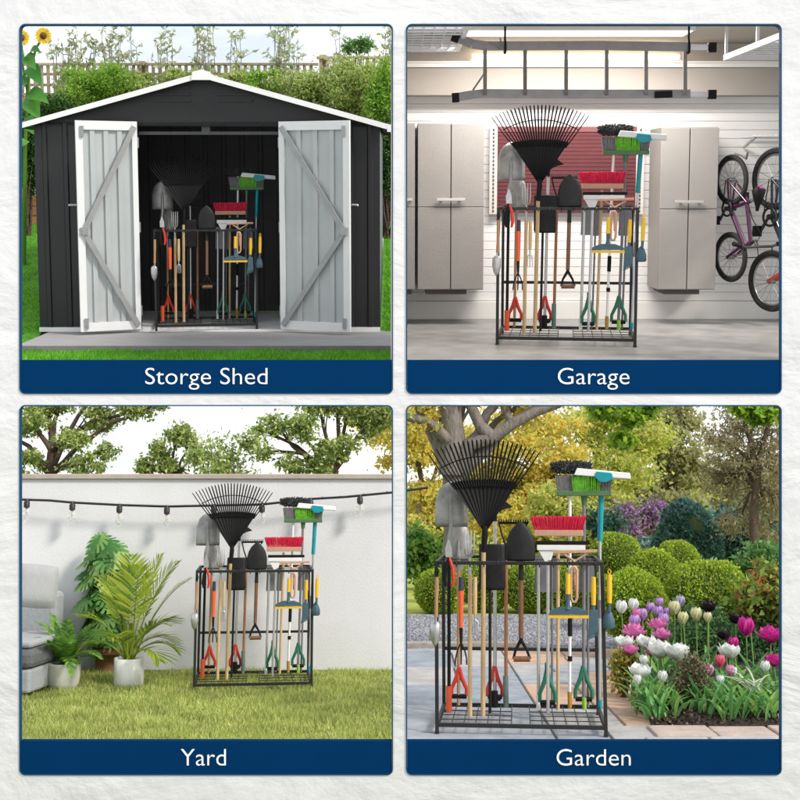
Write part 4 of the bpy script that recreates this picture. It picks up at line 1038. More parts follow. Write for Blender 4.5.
# conifer: layered drooping sprays
bb = LOW.P(755, 560, 17.5)
blobs = []
for k, (px, py, r) in enumerate([(745,420,34),(770,430,32),(730,455,30),(765,465,34),(725,485,26),(755,495,34),(780,500,30),(740,520,24),(770,525,26),(718,440,20),(715,470,17),(790,460,34),(775,395,40),(735,395,24)]): blobs.append((LOW.P(px, py, 17.5+(k % 3)*.3), (r*17.5/F, r*17.5/F, r*17.5/F*.75)))
blob_tree('conifer', 'dark brown green conifer filling the upper right of the garden', 'tree', LOW, (bb.x, 17.5, ZG), LOW.P(757, 470, 17.5), blobs, 13000, .08, .15, con, bark_brown, .09, 'trees at the back of the garden', 71, 26, .22, droop=.5, flat=.45)
# overhanging maple boughs at the top
def bough(px0, py0, pts, Y, n, seed, label):
    base = LOW.P(px0, py0, Y); t = thing('maple_bough', label, 'bough', LOW.at(base), 'overhanging maple boughs'); m = MB(); cl = []
    rg = random.Random(seed)
    for px, py, r in pts: q = LOW.P(px, py, Y)-base; limb(m, (0,0,0), q, .03, .006, .03, 6, .05, rg); cl.append((q, (r*Y/F, r*Y/F, r*Y/F*.55), n))
    m.build('branches', bark_dark, t); foliage('leaves', [(a, b_, int(c*3.2)) for a, b_, c in cl], .07, .4, mgr, t, None, .5, seed, 9, .3, .6)
bough(640, 300, [(615,412,20), (635,418,18), (648,405,16), (622,438,11), (600,406,16)], 11.8, 120, 81, 'bright green maple bough hanging in at the top of the garden, left of the conifer')
bough(790, 300, [(745,408,13), (765,412,16), (780,408,14), (757,418,8)], 11.2, 90, 82, 'small bright green maple bough hanging in at the top right corner')

# tulips
tw = mat('white_petal', (.78,.80,.78), .5, 0, .05, 20, transl=.3); tpk = mat('pink_petal', (.72,.22,.50), .5, 0, .18, 30, transl=.3); tli = mat('lilac_petal', (.55,.35,.68), .5, 0, .18, 30, transl=.3)
tcr = mat('cream_petal', (.70,.68,.42), .5, 0, .08, 30, transl=.3); tbk = mat('near_black_petal', (.018,.008,.018), .45, 0, .3, 30); tmg = mat('magenta_petal', (.60,.03,.30), .5, 0, .22, 30, transl=.3); tpp = mat('pale_pink_petal', (.72,.36,.55), .5, 0, .15, 30, transl=.3)
stm = mat('tulip_stem', (.16,.28,.06), .5, 0, .15, 20); tlf = leafmats('tulip_leaf', [(.07,.20,.06), (.11,.26,.08), (.16,.30,.07)], .25, .45)
def petal(m, az, r, h, open_, wid, tilt0=.0):
    vs = []; S = 6; o = Vector((math.cos(az), math.sin(az), 0)); s = Vector((-math.sin(az), math.cos(az), 0))
    for i in range(S+1):
        t = i/S; rad = r*(math.sin(min(1, t*1.5)*math.pi/2)*(1)+open_*max(0, t-.45)**1.3*2-(.25*max(0, t-.6) if open_ < .15 else 0))+tilt0
        ww = wid*(math.sin(math.pi*(.1+.82*t))**.7)*(1 if t < .98 else .35)
        for k in (-1, -.5, 0, .5, 1): vs.append(o*(rad-abs(k)*r*.12)+s*k*ww+Vector((0,0,h*t-abs(k)*h*.05*t)))
    fs = []
    for i in range(S):
        for k in range(4): a = i*5+k; fs.append((a, a+1, a+6, a+5))
    m.add(vs, fs, True)
TUL = {}
def tulip(kind, matl, x, y, hz, size, label, rgx, leafy=True):
    key = (kind, matl.name)
    zt_ = hz
    t = thing('tulip', label, 'tulip', LOW.at((x, y, ZG+.03), rgx.uniform(0, 6.28)), 'tulips in the flower bed')
    top = Vector((rgx.uniform(-.03, .03), rgx.uniform(-.03, .03), zt_-.03-size*.5))
    m = MB(); m.tube([(0,0,-.02), (top.x*.3, top.y*.3, top.z*.5), top], [.0062, .0055, .005], 7); m.build('stem', stm, t)
    m = MB()
    if kind == 'double':
        for ring, (r, h, op) in enumerate(((.46, .55, .8), (.40, .72, .45), (.28, .8, .2), (.16, .82, .05))):
            for k in range(7): petal(m, k*.898+ring*.45+rgx.uniform(-.15,.15), r*size, h*size*rgx.uniform(.85, 1.1), op, size*.26)
    elif kind == 'open':
        for ring, (r, h, op) in enumerate(((.50, .68, .42), (.44, .80, .28), (.3, .82, .12))):
            for k in range(4 if ring else 5): petal(m, k*(6.283/(4 if ring else 5))+ring*.6+rgx.uniform(-.2,.2), r*size, h*size*rgx.uniform(.85, 1.1), op, size*.36)
    else:
        for ring, (r, h) in enumerate(((.40, 1.0), (.36, 1.04))):
            for k in range(3): petal(m, k*2.094+ring*1.047, r*size*.92, h*size, .06, size*.36)
    b_ = m.build('bloom', matl, t); b_.location = top
    if leafy:
        for k in range(rgx.randint(2, 3)):
            az = rgx.uniform(0, 6.28); m = MB(); d = Vector((math.cos(az)*.42, math.sin(az)*.42, 1)); m.leaf((0,0,.0), d, (-math.cos(az), -math.sin(az), .5), rgx.uniform(.24, .36), rgx.uniform(.019, .028), .5, rgx.uniform(.5, 1.5), mi=rgx.randint(0, 2), seg=7, shape=lambda t: math.sin(math.pi*(.15+.85*t))**.8); m.build('leaf', tlf, t)
rgx = random.Random(77)
TL = [
 (623.7,609.7,'closed',tw,12,'white tulip at the left end of the back row'),(633,607,'closed',tw,11,'white tulip second from the left in the back row'),
 (634,615.6,'closed',tpk,10,'pink tulip just below the two white ones of the back row'),(645,617,'closed',tli,11,'lilac tulip in the back row right of the pink one'),
 (651,609,'closed',tli,9,'pale lilac tulip behind the lilac pair'),(658.5,604,'closed',tli,9,'tallest lilac tulip, in the back row'),
 (658,613.5,'closed',tli,10,'lilac tulip right below the tallest lilac one'),(667.7,612,'closed',tli,7,'small purple tulip between the lilac and cream tulips'),
 (662.5,621,'closed',tli,11,'lilac tulip lowest of the lilac group'),(680.5,603,'closed',mat('mauve_petal',(.45,.42,.62),.5,0,.1,30,transl=.3),10,'mauve blue tulip above the cream tulips'),
 (673,610,'closed',tcr,12,'cream tulip under the mauve blue tulip'),(685,620,'closed',tcr,11,'lowest of the cream tulips'),(695.5,617,'closed',tcr,12,'cream tulip in the middle of the cream row'),
 (707,608.5,'open',tbk,13,'near black tulip standing above a cream tulip'),(706,618,'closed',tcr,9,'cream tulip under the near black tulip'),
 (637,624.5,'closed',tli,12,'lilac and white tulip left of the big pink double bloom'),(656,627.5,'double',tpk,15,'pink double tulip in the middle of the left group'),
 (635.6,635.5,'double',tpk,18,'large pink double tulip at the left'),(661,637,'double',tpk,14,'pink double tulip behind the big white blooms'),
 (625,644.6,'open',tw,15,'open white tulip at the left edge of the bed'),(646,645.5,'open',tw,16,'open white tulip below the large pink double bloom'),
 (631,651.5,'double',tpk,13,'pink double tulip between two open white tulips'),(649,652,'double',tpk,9,'small pink tulip half hidden under a white bloom'),
 (660.6,654,'open',tw,20,'biggest open white tulip, left of a matching pair'),(676.5,656,'open',tw,20,'biggest open white tulip, right of a matching pair'),
 (645.5,660.5,'closed',tw,9,'small white tulip under the open white blooms'),(642,674,'open',tw,17,'low open white tulip at the front left'),
 (635.5,680.5,'closed',tw,9,'lowest small white tulip at the front left'),(664.5,677,'closed',tw,10,'single white tulip on a thin stem beside the bronze bush'),
 (735,620,'open',tbk,12,'near black tulip beside the shrub with red tinted leaves'),(727,636,'open',tbk,11,'near black tulip nearest the middle of the bed'),(752,624,'open',tbk,10,'near black tulip behind the magenta blooms'),
 (746,632,'closed',tmg,17,'tall magenta tulip above the others'),(737,645,'closed',tmg,11,'magenta tulip just below the tall magenta one'),
 (769,639,'double',tmg,19,'large magenta double tulip at the right'),(776,662,'double',tmg,14,'magenta double tulip cut by the right edge'),
 (719,662,'closed',mat('rose_petal',(.75,.16,.26),.5,0,.15,30,transl=.3),11,'rose pink tulip left of the big white one'),(730.6,655,'open',tw,17,'big open white tulip of the right group'),
 (711,670.5,'closed',tpp,10,'pale pink tulip at the left of the right group'),(732,672,'closed',tpp,10,'pale pink tulip under the big white one'),
 (738,671.5,'closed',tw,8,'small white tulip beside a pale pink one'),(718,679,'closed',tw,8,'lowest small white tulip of the right group'),(769,668,'closed',tw,10,'small white tulip at the right, below the magenta bloom')]
for px, py, kind, mt, spx, lb in TL:
    Y = 8.85+max(0, (682-py))/75*1.9; c = LOW.P(px, py, Y); size = spx*1.04*Y/F
    tulip(kind, mt, c.x, Y, max(.16, c.z-ZG-.03+size*.5), size, lb, rgx)
m = MB(); rg = random.Random(3)
for px0, px1, n_ in ((624, 668, 120), (668, 704, 40), (704, 781, 200)):
    for k in range(n_):
        Y = rg.uniform(8.56, 9.5); c = LOW.P(rg.uniform(px0, px1), 700, Y); az = rg.uniform(0, 6.28)
        if c.x < edge_x(Y)-.02: continue
        m.leaf((c.x, Y, ZG+.03), (math.cos(az)*.4, math.sin(az)*.4, 1), (-math.cos(az), -math.sin(az), .5), rg.uniform(.14, .34), rg.uniform(.012, .022), .5, rg.uniform(.4, 1.6), mi=rg.randint(0, 2), seg=6)
o = m.build('leaves', tlf, None, LOW.M); o['kind'] = 'stuff'
m = MB()
for k in range(16):
    c = LOW.P(757+rg.uniform(-9, 5), 672, 8.9); az = rg.uniform(0, 6.28); m.leaf((c.x, 8.9, c.z-.14), (math.cos(az)*.7, math.sin(az)*.5, 1), (-math.cos(az), -math.sin(az), .5), rg.uniform(.2, .32), .007, .4, 1.4, seg=6)
tag(m.build('variegated_grass', mat('cream_striped_leaf', (.5,.56,.42), .5, 0, .2, 20, transl=.3), None, LOW.M), 'tuft of pale striped leaves beside the magenta tulips', 'plant')
# ------------------------------------------------------------------ SHED
ZS = -1.42; YF = 11.72
sp = lambda px, py, Y: UP.P(px, py, Y)
char = mat('charcoal_painted_steel', (.011,.011,.0125), .45, .0, .12, 3, .03, 30); chin = mat('charcoal_interior', (.06,.06,.064), .6, 0, .15, 3)
wtrim = mat('white_trim', (.83,.83,.83), .4, 0, .03, 5); doorw = mat('white_door_frame', (.74,.75,.76), .42, 0, .04, 6); dpan = mat('pale_grey_door_panel', (.45,.475,.48), .42, .1, .05, 4)
brace_m = mat('grey_brace', (.33,.335,.34), .45, .3, .1, 10); deckm = mat('grey_composite_deck', (.30,.295,.295), .75, 0, .14, 5, .15, 40, stretch=(1,10,1))
decke = mat('grey_deck_edge', (.22,.215,.215), .75, 0, .14, 5)
bright = leafmats('bright_lawn_blade', [(.10,.32,.02), (.14,.38,.025), (.07,.25,.015), (.18,.40,.04)], .3)
blawn = mat('bright_lawn', (.08,.26,.018), .95, 0, .3, 8, .5, 60)
zl = ZS-.07
xl = sp(-14, 250, 15).x; xr = sp(399, 250, 15).x+.1
xw0 = sp(37, 230, YF).x+.012; xw1 = sp(380, 230, YF).x-.012
YB = 13.55
def bank(y): return zl+max(0, (y-11.6))/3.6*1.05
m = MB(); m.add([(xl, 10.05, zl), (xr, 10.05, zl), (xr, 16.6, zl), (xl, 16.6, zl)], [(0,1,2,3)]); m.add([(xl, 10.05, zl-.12), (xr, 10.05, zl-.12), (xr, 16.6, zl-.12), (xl, 16.6, zl-.12)], [(3,2,1,0)])
m.add([(xl, 10.05, zl), (xl, 10.05, zl-.12), (xr, 10.05, zl-.12), (xr, 10.05, zl)], [(0,1,2,3)])
struct(m.build('shed_lawn', blawn, None, UP.M))
for a, b_ in ((xl, xw0-.004), (xw1+.004, xr)):
    m = MB(); n = 12; vs = []
    for i in range(n+1): yy = 11.6+(16-11.6)*i/n; vs += [(a, yy, bank(yy)+.004), (b_, yy, bank(yy)+.004)]
    m.add(vs, [(2*i, 2*i+1, 2*i+3, 2*i+2) for i in range(n)], True); struct(m.build('lawn_bank', blawn, None, UP.M))
grass('grass', xl, xr, 10.06, 10.9, zl, 26000, .05, bright, UP, 5, .004)
grass('grass', xl, xw0-.06, 11.3, 15.3, lambda x, y: zl+np.maximum(0, y-11.6)/3.6*1.05, 16000, .05, bright, UP, 6, .005)
grass('grass', xw1+.04, xr, 11.3, 15.3, lambda x, y: zl+np.maximum(0, y-11.6)/3.6*1.05, 8000, .05, bright, UP, 7, .005)
# deck
yd = UP.G(200, 344, ZS).y; d0 = sp(17, 344, yd).x; d1 = sp(395, 344, yd).x
t = thing('deck', 'grey decking platform in front of the shed', 'deck', UP.at(((d0+d1)/2, yd, zl)))
hw = (d1-d0)/2; h = ZS-.012-zl
m = MB(); nb = 7; L = YF+.05-yd
for k in range(nb): m.span((-hw, L*k/nb+.004, h-.028), (hw, L*(k+1)/nb-.004, h))
m.build('boards', deckm, t, bevel=.003)
MB().span((-hw, -.02, h-.055), (hw, .0035, h-.002)).build('fascia', decke, t, bevel=.003)
MB().span((-hw+.06, .06, 0), (hw-.06, L, h-.03)).build('base', decke, t)
# shed
S0 = Vector((sp(206, 331, YF).x, YF, ZS))
t = thing('storage_shed', 'charcoal metal shed with white roof trim and both doors folded open', 'shed', UP.at(S0))
lx = lambda px, py=230, Y=YF: sp(px, py, Y).x-S0.x
lz = lambda px, py, Y=YF: sp(px, py, Y).z-S0.z
x0, x1 = lx(37), lx(380); o0, o1 = lx(139.5), lx(281.5); zo = lz(200, 122); ze = lz(30, 127); zp = lz(206, 78); D = YB-YF
th = .03
m = MB()
def ribbed(m, xa, xb, z0, z1, y, n, proud=-.012):
    m.span((xa, y, z0), (xb, y+th, z1))
    for k in range(n): x = xa+(xb-xa)*(k+.5)/n; m.hexa([(x-.03, y+.001, z0+.01), (x+.03, y+.001, z0+.01), (x+.03, y+.001, z1-.01), (x-.03, y+.001, z1-.01)], [(x-.018, y+proud, z0+.01), (x+.018, y+proud, z0+.01), (x+.018, y+proud, z1-.01), (x-.018, y+proud, z1-.01)])
ribbed(m, x0, o0, 0, zo, 0, 5); m.build('front_wall', char, t); m = MB(); ribbed(m, o1, x1, 0, zo, 0, 5)
m.build('front_wall', char, t)
m = MB(); gz = lambda x: zp-(zp-ze)*abs(x-lx(206))/(x1-lx(206))
m.prism([(x0, zo+.002), (x1, zo+.002), (x1, gz(x1)), (lx(206), zp), (x0, gz(x0))], 0, th)
for s in (-1, 1):
    for k in range(3): cxv = lx(206)+s*lx(240)-s*lx(206) if False else lx(206)+s*.30; m.span((cxv-.17, -.012, zo+.19+k*.062), (cxv+.17, 0, zo+.21+k*.062))
m.build('gable', char, t)
for xx in (x0, x1-th): MB().span((xx, th+.001, 0), (xx+th, D, gz(xx if xx < 0 else xx+th)-.03)).build('side_wall', char, t)
m = MB(); ribbed(m, x0+th+.002, x1-th-.002, 0, zo+.05, D-th, 16, -.01); m.build('back_wall', chin, t)
m = MB()
for z0_, z1_ in ((zo-.03, zo+.0), (zo-.12, zo-.09)): m.span((o0+.004, .035, z0_), (o1-.004, .075, z1_))
m.span((lx(207)-.04, .03, zo-.12), (lx(207)+.04, .08, zo)); m.build('lintel_rails', mat('grey_rail', (.07,.07,.075), .45, .2, .1, 10), t)
# roof: two slabs and white trim
zr = lambda x: zp+.03-(zp-ze)*abs(x-lx(206))/(x1-lx(206))
xe0, xe1 = lx(24), lx(390)
for xa in (xe0, xe1):
    m = MB(); xm = lx(206); za, zb = zr(xa), zr(xm)
    m.hexa([(xa, -.1, za-.02), (xm, -.1, zb-.02), (xm, -.1, zb), (xa, -.1, za)], [(xa, D+.1, za-.02), (xm, D+.1, zb-.02), (xm, D+.1, zb), (xa, D+.1, za)]) if xa < xm else m.hexa([(xm, -.1, zb-.02), (xa, -.1, za-.02), (xa, -.1, za), (xm, -.1, zb)], [(xm, D+.1, zb-.02), (xa, D+.1, za-.02), (xa, D+.1, za), (xm, D+.1, zb)])
    rf = m.build('roof', char, t)
    m = MB(); m.bar((xa, -.115, za-.012), (xm, -.115, zb-.012), .025, .05); m.box((xa, -.115, za-.02), (.05, .03, .07)); m.build('fascia', wtrim, rf)
m = MB(); m.prism([(lx(206)-.09, zr(lx(206)-.09)-.035), (lx(206)+.09, zr(lx(206)+.09)-.035), (lx(206)+.085, zp+.045), (lx(206), zp+.068), (lx(206)-.085, zp+.045)], -.14, -.10); m.span((lx(206)-.06, -.1, zp+.032), (lx(206)+.06, D+.1, zp+.05)); m.build('ridge_cap', wtrim, t)
m = MB(); ny = 9
for k in range(ny): m.span((x0+th+.003, .08+(D-.13)*k/ny, -.01), (x1-th-.003, .08+(D-.13)*(k+.82)/ny, .004))
m.build('floor', mat('pale_floor_slat', (.8,.8,.8), .6, 0, .08, 6), t)
m = MB(); m.span((x0, -.03, -.012), (o0, -.0012, .03)); m.span((o1, -.03, -.012), (x1, -.0012, .03)); m.span((o0, -.03, -.011), (o1, .075, .008)); m.build('sill_rail', wtrim, t)
# doors
def door(hx, fx, zt_, side):
    H = zt_; d = side; W = abs(fx-hx); ang = math.atan2(.24, W)
    W = math.hypot(W, .24); a = Vector((d*math.cos(ang), -math.sin(ang), 0)); n = Vector((a.y*d, -a.x*d, 0)); n = n if n.y < 0 else -n
    def pt(u, z, k): return Vector((hx, -.045, 0))+a*u+n*k+Vector((0,0,z))
    def slabq(m, u0, u1, z0, z1, k0, k1): m.hexa([pt(u0, z0, k0), pt(u1, z0, k0), pt(u1, z1, k0), pt(u0, z1, k0)], [pt(u0, z0, k1), pt(u1, z0, k1), pt(u1, z1, k1), pt(u0, z1, k1)])
    m = MB(); f = .05; slabq(m, 0, f, .02, H, 0, .035); slabq(m, W-f*1.3, W, .02, H, 0, .035); slabq(m, f+.001, W-f*1.3-.001, H-.085, H, 0, .033); slabq(m, f+.001, W-f*1.3-.001, .02, .105, 0, .033)
    do = m.build('door', doorw, t)
    m = MB(); slabq(m, f+.001, W-f*1.3-.001, .106, H-.086, 0, .006)
    for k in range(3): u = f+(W-2.3*f)*(k+.9)/3.6; slabq(m, u-.022, u+.022, .107, H-.087, .0065, .024)
    m.build('panel', dpan, do)
    m = MB(); k = .05; mid = pt(W-.05, H*.485, k)
    m.bar(pt(.03, H-.05, k), mid, .05, .018, up=n); m.bar(pt(.03, .06, k), mid+Vector((0,0,-.0)), .05, .018, up=n); m.box(mid, (.07, .022, .07)); m.build('brace', brace_m, do)
    for z in (.1, H-.1): MB().box(pt(W-.055, z, .045), (.035, .02, .1)).build('corner_plate', brace_m, do)
    for z in (.2, H*.5, H-.2): MB().cyl(pt(-.008, z-.05, .01), pt(-.008, z+.05, .01), .012).build('hinge', brace_m, do)
door(o0, lx(78, 230, YF-.27), zo, -1); door(o1, lx(351, 230, YF-.27), zo+.0, 1)
m = MB()
for px, s in ((77, -1), (352, 1)): c = Vector((lx(px), -.03, lz(px, 205))); m.tube([c+Vector((s*.0, .02, 0)), c+Vector((s*.06, -.02, 0))], .01, 8)
m.build('latch', wtrim, t)
# planters
cedar = mat('cedar_planter', (.40,.17,.075), .7, 0, .22, 6, .2, 20, stretch=(1,1,8))
def planter(px0, px1, py0, py1, Y, label):
    a = sp(px0, py1, Y); b_ = sp(px1, py0, Y); base = Vector(((a.x+b_.x)/2, Y, a.z)); t = thing('planter_box', label, 'planter', UP.at(base), 'wooden planter boxes'); w_ = (b_.x-a.x)/2; h = b_.z-a.z
    m = MB(); nbd = 3
    for k in range(nbd): m.span((-w_, 0, h*k/nbd+.004), (w_, .04, h*(k+1)/nbd-.004)); m.span((-w_, .75, h*k/nbd+.004), (w_, .79, h*(k+1)/nbd-.004)); m.span((-w_, .041, h*k/nbd+.004), (-w_+.04, .749, h*(k+1)/nbd-.004)); m.span((w_-.04, .041, h*k/nbd+.004), (w_, .749, h*(k+1)/nbd-.004))
    m.build('boards', cedar, t, bevel=.004); MB().span((-w_+.041, .041, h*.1), (w_-.041, .749, h*.92)).build('soil', soil, t)
planter(-5, 36, 196, 226, 15.0, 'long cedar planter box left of the shed'); planter(380, 399, 197, 229, 15.0, 'cedar planter box right of the shed')
# lattice fence
fw = mat('weathered_fence', (.42,.33,.22), .85, 0, .25, 8, .3, 30)
YL = 16.0
def fence(px0, px1, pyt, Y, label):
    a = sp(px0, pyt, Y); b_ = sp(px1, pyt, Y); base = Vector((a.x, Y, bank(15.2))); H = a.z-base.z; W = b_.x-a.x; t = thing('lattice_fence', label, 'fence', UP.at(base), 'lattice topped fence'); 
    m = MB(); n = int(W/.1)
    for k in range(n): m.span((W*k/n+.004, 0, 0), (W*(k+1)/n-.004, .02, H-.42))
    m.build('boards', fw, t)
    m = MB(); n2 = int(W/.085)
    for k in range(n2): m.span((W*k/n2, .0, H-.4), (W*k/n2+.042, .016, H-.02))
    for z in (H-.3, H-.16): m.span((0, .018, z), (W, .032, z+.035))
    m.build('lattice', fw, t)
    m = MB(); m.span((-.03, -.02, H-.03), (W+.03, .05, H)); m.span((0, -.02, H-.42), (W, .045, H-.39)); m.build('rails', fw, t)
    for x in [i*1.8 for i in range(int(W/1.8)+1)]: MB().span((x, .05, 0), (x+.09, .14, H+.03)).build('post', fw, t)
fence(0, 316, 63, YL, 'long lattice topped fence behind the shed'); fence(319, 399, 56.5, YL-.3, 'short taller lattice fence at the right behind the shed')
# bushes behind the shed
g1 = leafmats('hedge_bright', [(.17,.33,.04), (.24,.40,.05), (.32,.44,.09), (.12,.25,.03)], .5); g2 = leafmats('hedge_soft', [(.28,.36,.10), (.36,.42,.15), (.2,.29,.07), (.40,.43,.19)], .5); g3 = leafmats('hedge_dark', [(.035,.09,.02), (.06,.14,.03), (.025,.06,.015)], .3)
def ub(px, py, Y, rxp, rzp, n, L, w_, mats, seed, label, **k):
    L *= .52; n = int(n*1.9); k['tight'] = .25
    c = UP.P(px, py, Y); zb = bank(min(Y, 15.2)); return bush('shrub', label, UP, (c.x, Y, zb), (rxp*Y/F, rxp*Y/F*.6, rzp*Y/F), n, L, w_, mats, seed, 'shrub', 'shrubs along the fence', cz=c.z-zb, **k)
ub(84, 92, 15.3, 26, 22, 4200, .085, .16, g1, 101, 'bright feathery green shrub at the left of the fence', clumps=26)
ub(112, 84, 15.4, 24, 22, 2600, .085, .18, g1, 102, 'bright green shrub next to the feathery one, left of the roof ridge', clumps=22)
ub(140, 87, 15.6, 22, 13, 1500, .09, .25, g2, 103, 'soft yellow green shrub thinly covering the fence left of the ridge', clumps=18)
ub(180, 80, 15.5, 26, 10, 1300, .09, .25, g2, 104, 'yellow green shrub just behind the roof ridge on the left', clumps=18)
ub(238, 82, 15.5, 28, 11, 1600, .09, .25, g2, 105, 'yellow green shrub just behind the roof ridge on the right', clumps=18)
ub(262, 84, 15.3, 20, 14, 1300, .08, .3, g1, 106, 'bright green shrub right of the roof ridge', clumps=16)
ub(305, 90, 15.2, 32, 26, 3800, .09, .28, g2, 107, 'wide soft green shrub on the right half of the fence', clumps=28)
ub(350, 96, 15.0, 34, 38, 5200, .09, .25, g2, 108, 'tall soft green shrub near the right edge', clumps=32)
ub(384, 112, 14.6, 20, 52, 4200, .08, .25, g1, 109, 'tall bright green shrub at the right edge beside the shed', clumps=32)
ub(388, 165, 14.5, 15, 42, 3400, .07, .3, g3, 110, 'dark green hedge growth at the right edge above the planter', clumps=26)
ub(26, 150, 14.6, 20, 44, 3600, .08, .3, g3, 111, 'dark green hedge growth at the left edge above the planter', clumps=26)
ub(52, 112, 15.0, 30, 16, 2200, .08, .3, g3, 112, 'dark green low shrub between the sunflower and the roof', clumps=22)
ub(40, 104, 15.1, 20, 9, 500, .07, .3, leafmats('orange_leaf', [(.45,.16,.05), (.3,.2,.06)], .3), 113, 'small shrub with orange brown leaves behind the sunflower', clumps=12)
# tall thin saplings against the sky
sg = leafmats('sapling_leaf', [(.26,.33,.15), (.36,.40,.24), (.42,.42,.3)], .45)
def sapling(px, pyt, Y, spread, n, seed, label, mats=sg, L=.085):
    b0 = UP.P(px, 75, Y); zb = bank(15.2); base = Vector((b0.x, Y, zb)); t = thing('sapling', label, 'sapling', UP.at(base), 'thin saplings above the fence'); m = MB(); rg = random.Random(seed); P = []
    for k in range(n):
        tp = UP.P(px+rg.uniform(-spread, spread), pyt+rg.uniform(-6, 22), Y+rg.uniform(-.2, .2))-base; s = Vector((rg.uniform(-.05, .05), 0, 0))
        q = limb(m, s, tp, .012, .0035, 0, 9, .04, rg)
        for i in range(4, 10):
            for j in range(2):
                v = q[i]+Vector((rg.uniform(-1, 1), rg.uniform(-.6, .6), rg.uniform(.1, .9)))*.14; m.tube([q[i], v], [.004, .002], 4)
                for l in range(5): P.append(q[i].lerp(v, rg.uniform(.2, 1.1)))
    m.build('stems', mat('grey_sapling_stem', (.2,.19,.15), .8, 0, .2, 20), t)
    rn = np.random.default_rng(seed); P = np.array([tuple(p) for p in P]); npmesh('leaves', leafverts(P, L, .2, rn, -.1), 4, mats, rn.integers(0, len(mats), len(P)), t)
for i, (px, py, sp_, n, lb) in enumerate([(62,40,14,7,'thin sapling group next to the sunflower'), (86,36,14,8,'thin sapling group second from the left, with green leaves'), (112,32,13,8,'thin sapling group third from the left'), (130,40,8,4,'short thin sapling in front of the open sky'), (163,42,9,5,'thin sapling standing alone left of the ridge'), (205,26,10,8,'tall sapling directly above the roof ridge'), (240,40,9,4,'small sapling just right of the ridge'), (278,28,17,10,'widest tall sapling right of the ridge'), (300,42,8,3,'small sapling with drooping tips right of the widest one'), (338,40,10,5,'thin sapling above the taller fence'), (388,36,8,6,'sapling at the right edge')]): sapling(px, py, 15.75, sp_, n, 200+i, lb)
ub(360, 45, 15.7, 15, 10, 900, .085, .3, leafmats('round_crown', [(.12,.26,.08), (.18,.32,.12)], .4), 114, 'small round leafy crown showing above the taller fence', clumps=12)
# sunflower
Y = 13.6; b0 = UP.P(26, 330, Y); zb = bank(Y); base = Vector((b0.x, Y, zb))
t = thing('sunflower', 'tall sunflower with large leaves and two yellow heads at the left edge', 'sunflower', UP.at(base))
q1 = UP.P(44, 36, Y)-base; q2 = UP.P(22, 38, Y)-base
m = MB(); m.tube([(0,0,-.02), UP.P(25,150,Y)-base, UP.P(28,80,Y)-base, UP.P(36,48,Y)-base, q1], [.025,.022,.018,.014,.012], 8); m.tube([UP.P(27,90,Y)-base, UP.P(22,60,Y)-base, q2], [.014,.012,.01], 8); m.build('stem', g1[3], t)
sfl = leafmats('sunflower_leaf', [(.04,.16,.03), (.07,.21,.035), (.10,.25,.05)], .3, .45)
ypet = mat('sunflower_petal', (.90,.62,.03), .5, 0, .12, 30, transl=.3); disc = mat('sunflower_disc', (.13,.06,.02), .9, 0, .4, 90, .5)
for q, r in ((q1, .07), (q2, .07)):
    m = MB()
    for k in range(30):
        a = 6.283*k/30+random.uniform(-.08, .08); d = Vector((math.cos(a), random.uniform(-.25, .1), math.sin(a))); m.leaf(q+Vector((math.cos(a), 0, math.sin(a)))*r*.45+Vector((0, -.02, 0)), d, (0, -1, 0), r*.95, r*.2, .2, .1, seg=3)
    hd = m.build('flower_head', ypet, t)
    MB().lathe([(.001, -.02), (r*.35, -.012), (r*.55, .0), (r*.4, .03)], q+Vector((0, -.03, 0)), 18, Matrix.Rotation(math.pi/2, 3, 'X') @ Matrix.Rotation(math.pi, 3, 'X')).build('disc', disc, hd)
for px, py, tx, ty, w_ in ((28,68,46,78,.13), (24,58,40,62,.12), (26,76,10,92,.12), (28,95,52,92,.13), (26,100,44,112,.15), (24,90,30,74,.14), (24,120,40,128,.13), (30,52,44,44,.07), (26,140,10,150,.12), (25,60,26,44,.12), (24,118,14,108,.12)):
    m = MB(); a = UP.P(px, py, Y-.03)-base; e = UP.P(tx, ty, Y-.25)-base; m.leaf(a, (e-a)+Vector((0, -.1, .08)), (0, -.9, .6), (e-a).length*1.2, w_*.72, .22, .9, mi=random.randint(0, 2), seg=12, shape=lambda t: (math.sin(math.pi*min(1, t**.62*.97+.03))**.9)); m.build('leaf', sfl, t)
# ------------------------------------------------------------------ GARAGE
LAMP_W = 8.0; ZF = -1.16; YBK = 10.37
X0 = UP.P(400, 230, YBK).x+.01; X1 = UP.P(800, 230, YBK).x; YFR = 7.72
concrete = mat('speckled_epoxy_floor', (.24,.237,.232), .42, 0, .24, 5, .08, 120)
slat_w = mat('white_slatwall', (.78,.77,.765), .55, 0, .03, 2); drywall = mat('beige_drywall', (.36,.325,.295), .85, 0, .04, 3); ceil_m = mat('pale_ceiling', (.5,.46,.42), .9, 0, .03, 3)
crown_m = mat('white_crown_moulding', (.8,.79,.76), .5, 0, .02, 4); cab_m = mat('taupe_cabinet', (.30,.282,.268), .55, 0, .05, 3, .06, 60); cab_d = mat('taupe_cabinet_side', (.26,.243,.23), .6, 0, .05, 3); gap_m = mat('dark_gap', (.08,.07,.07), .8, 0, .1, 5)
handle_m = mat('brushed_nickel', (.66,.64,.62), .3, .7, .05, 20)
XL = X0; XR = X1+.15
m = MB(); m.span((XL-.06, YFR, ZF-.08), (XR+.06, YBK+.08, ZF)); struct(m.build('garage_floor', concrete, None, UP.M))
zslat = UP.P(600, 93, YBK).z; ZC = 1.19
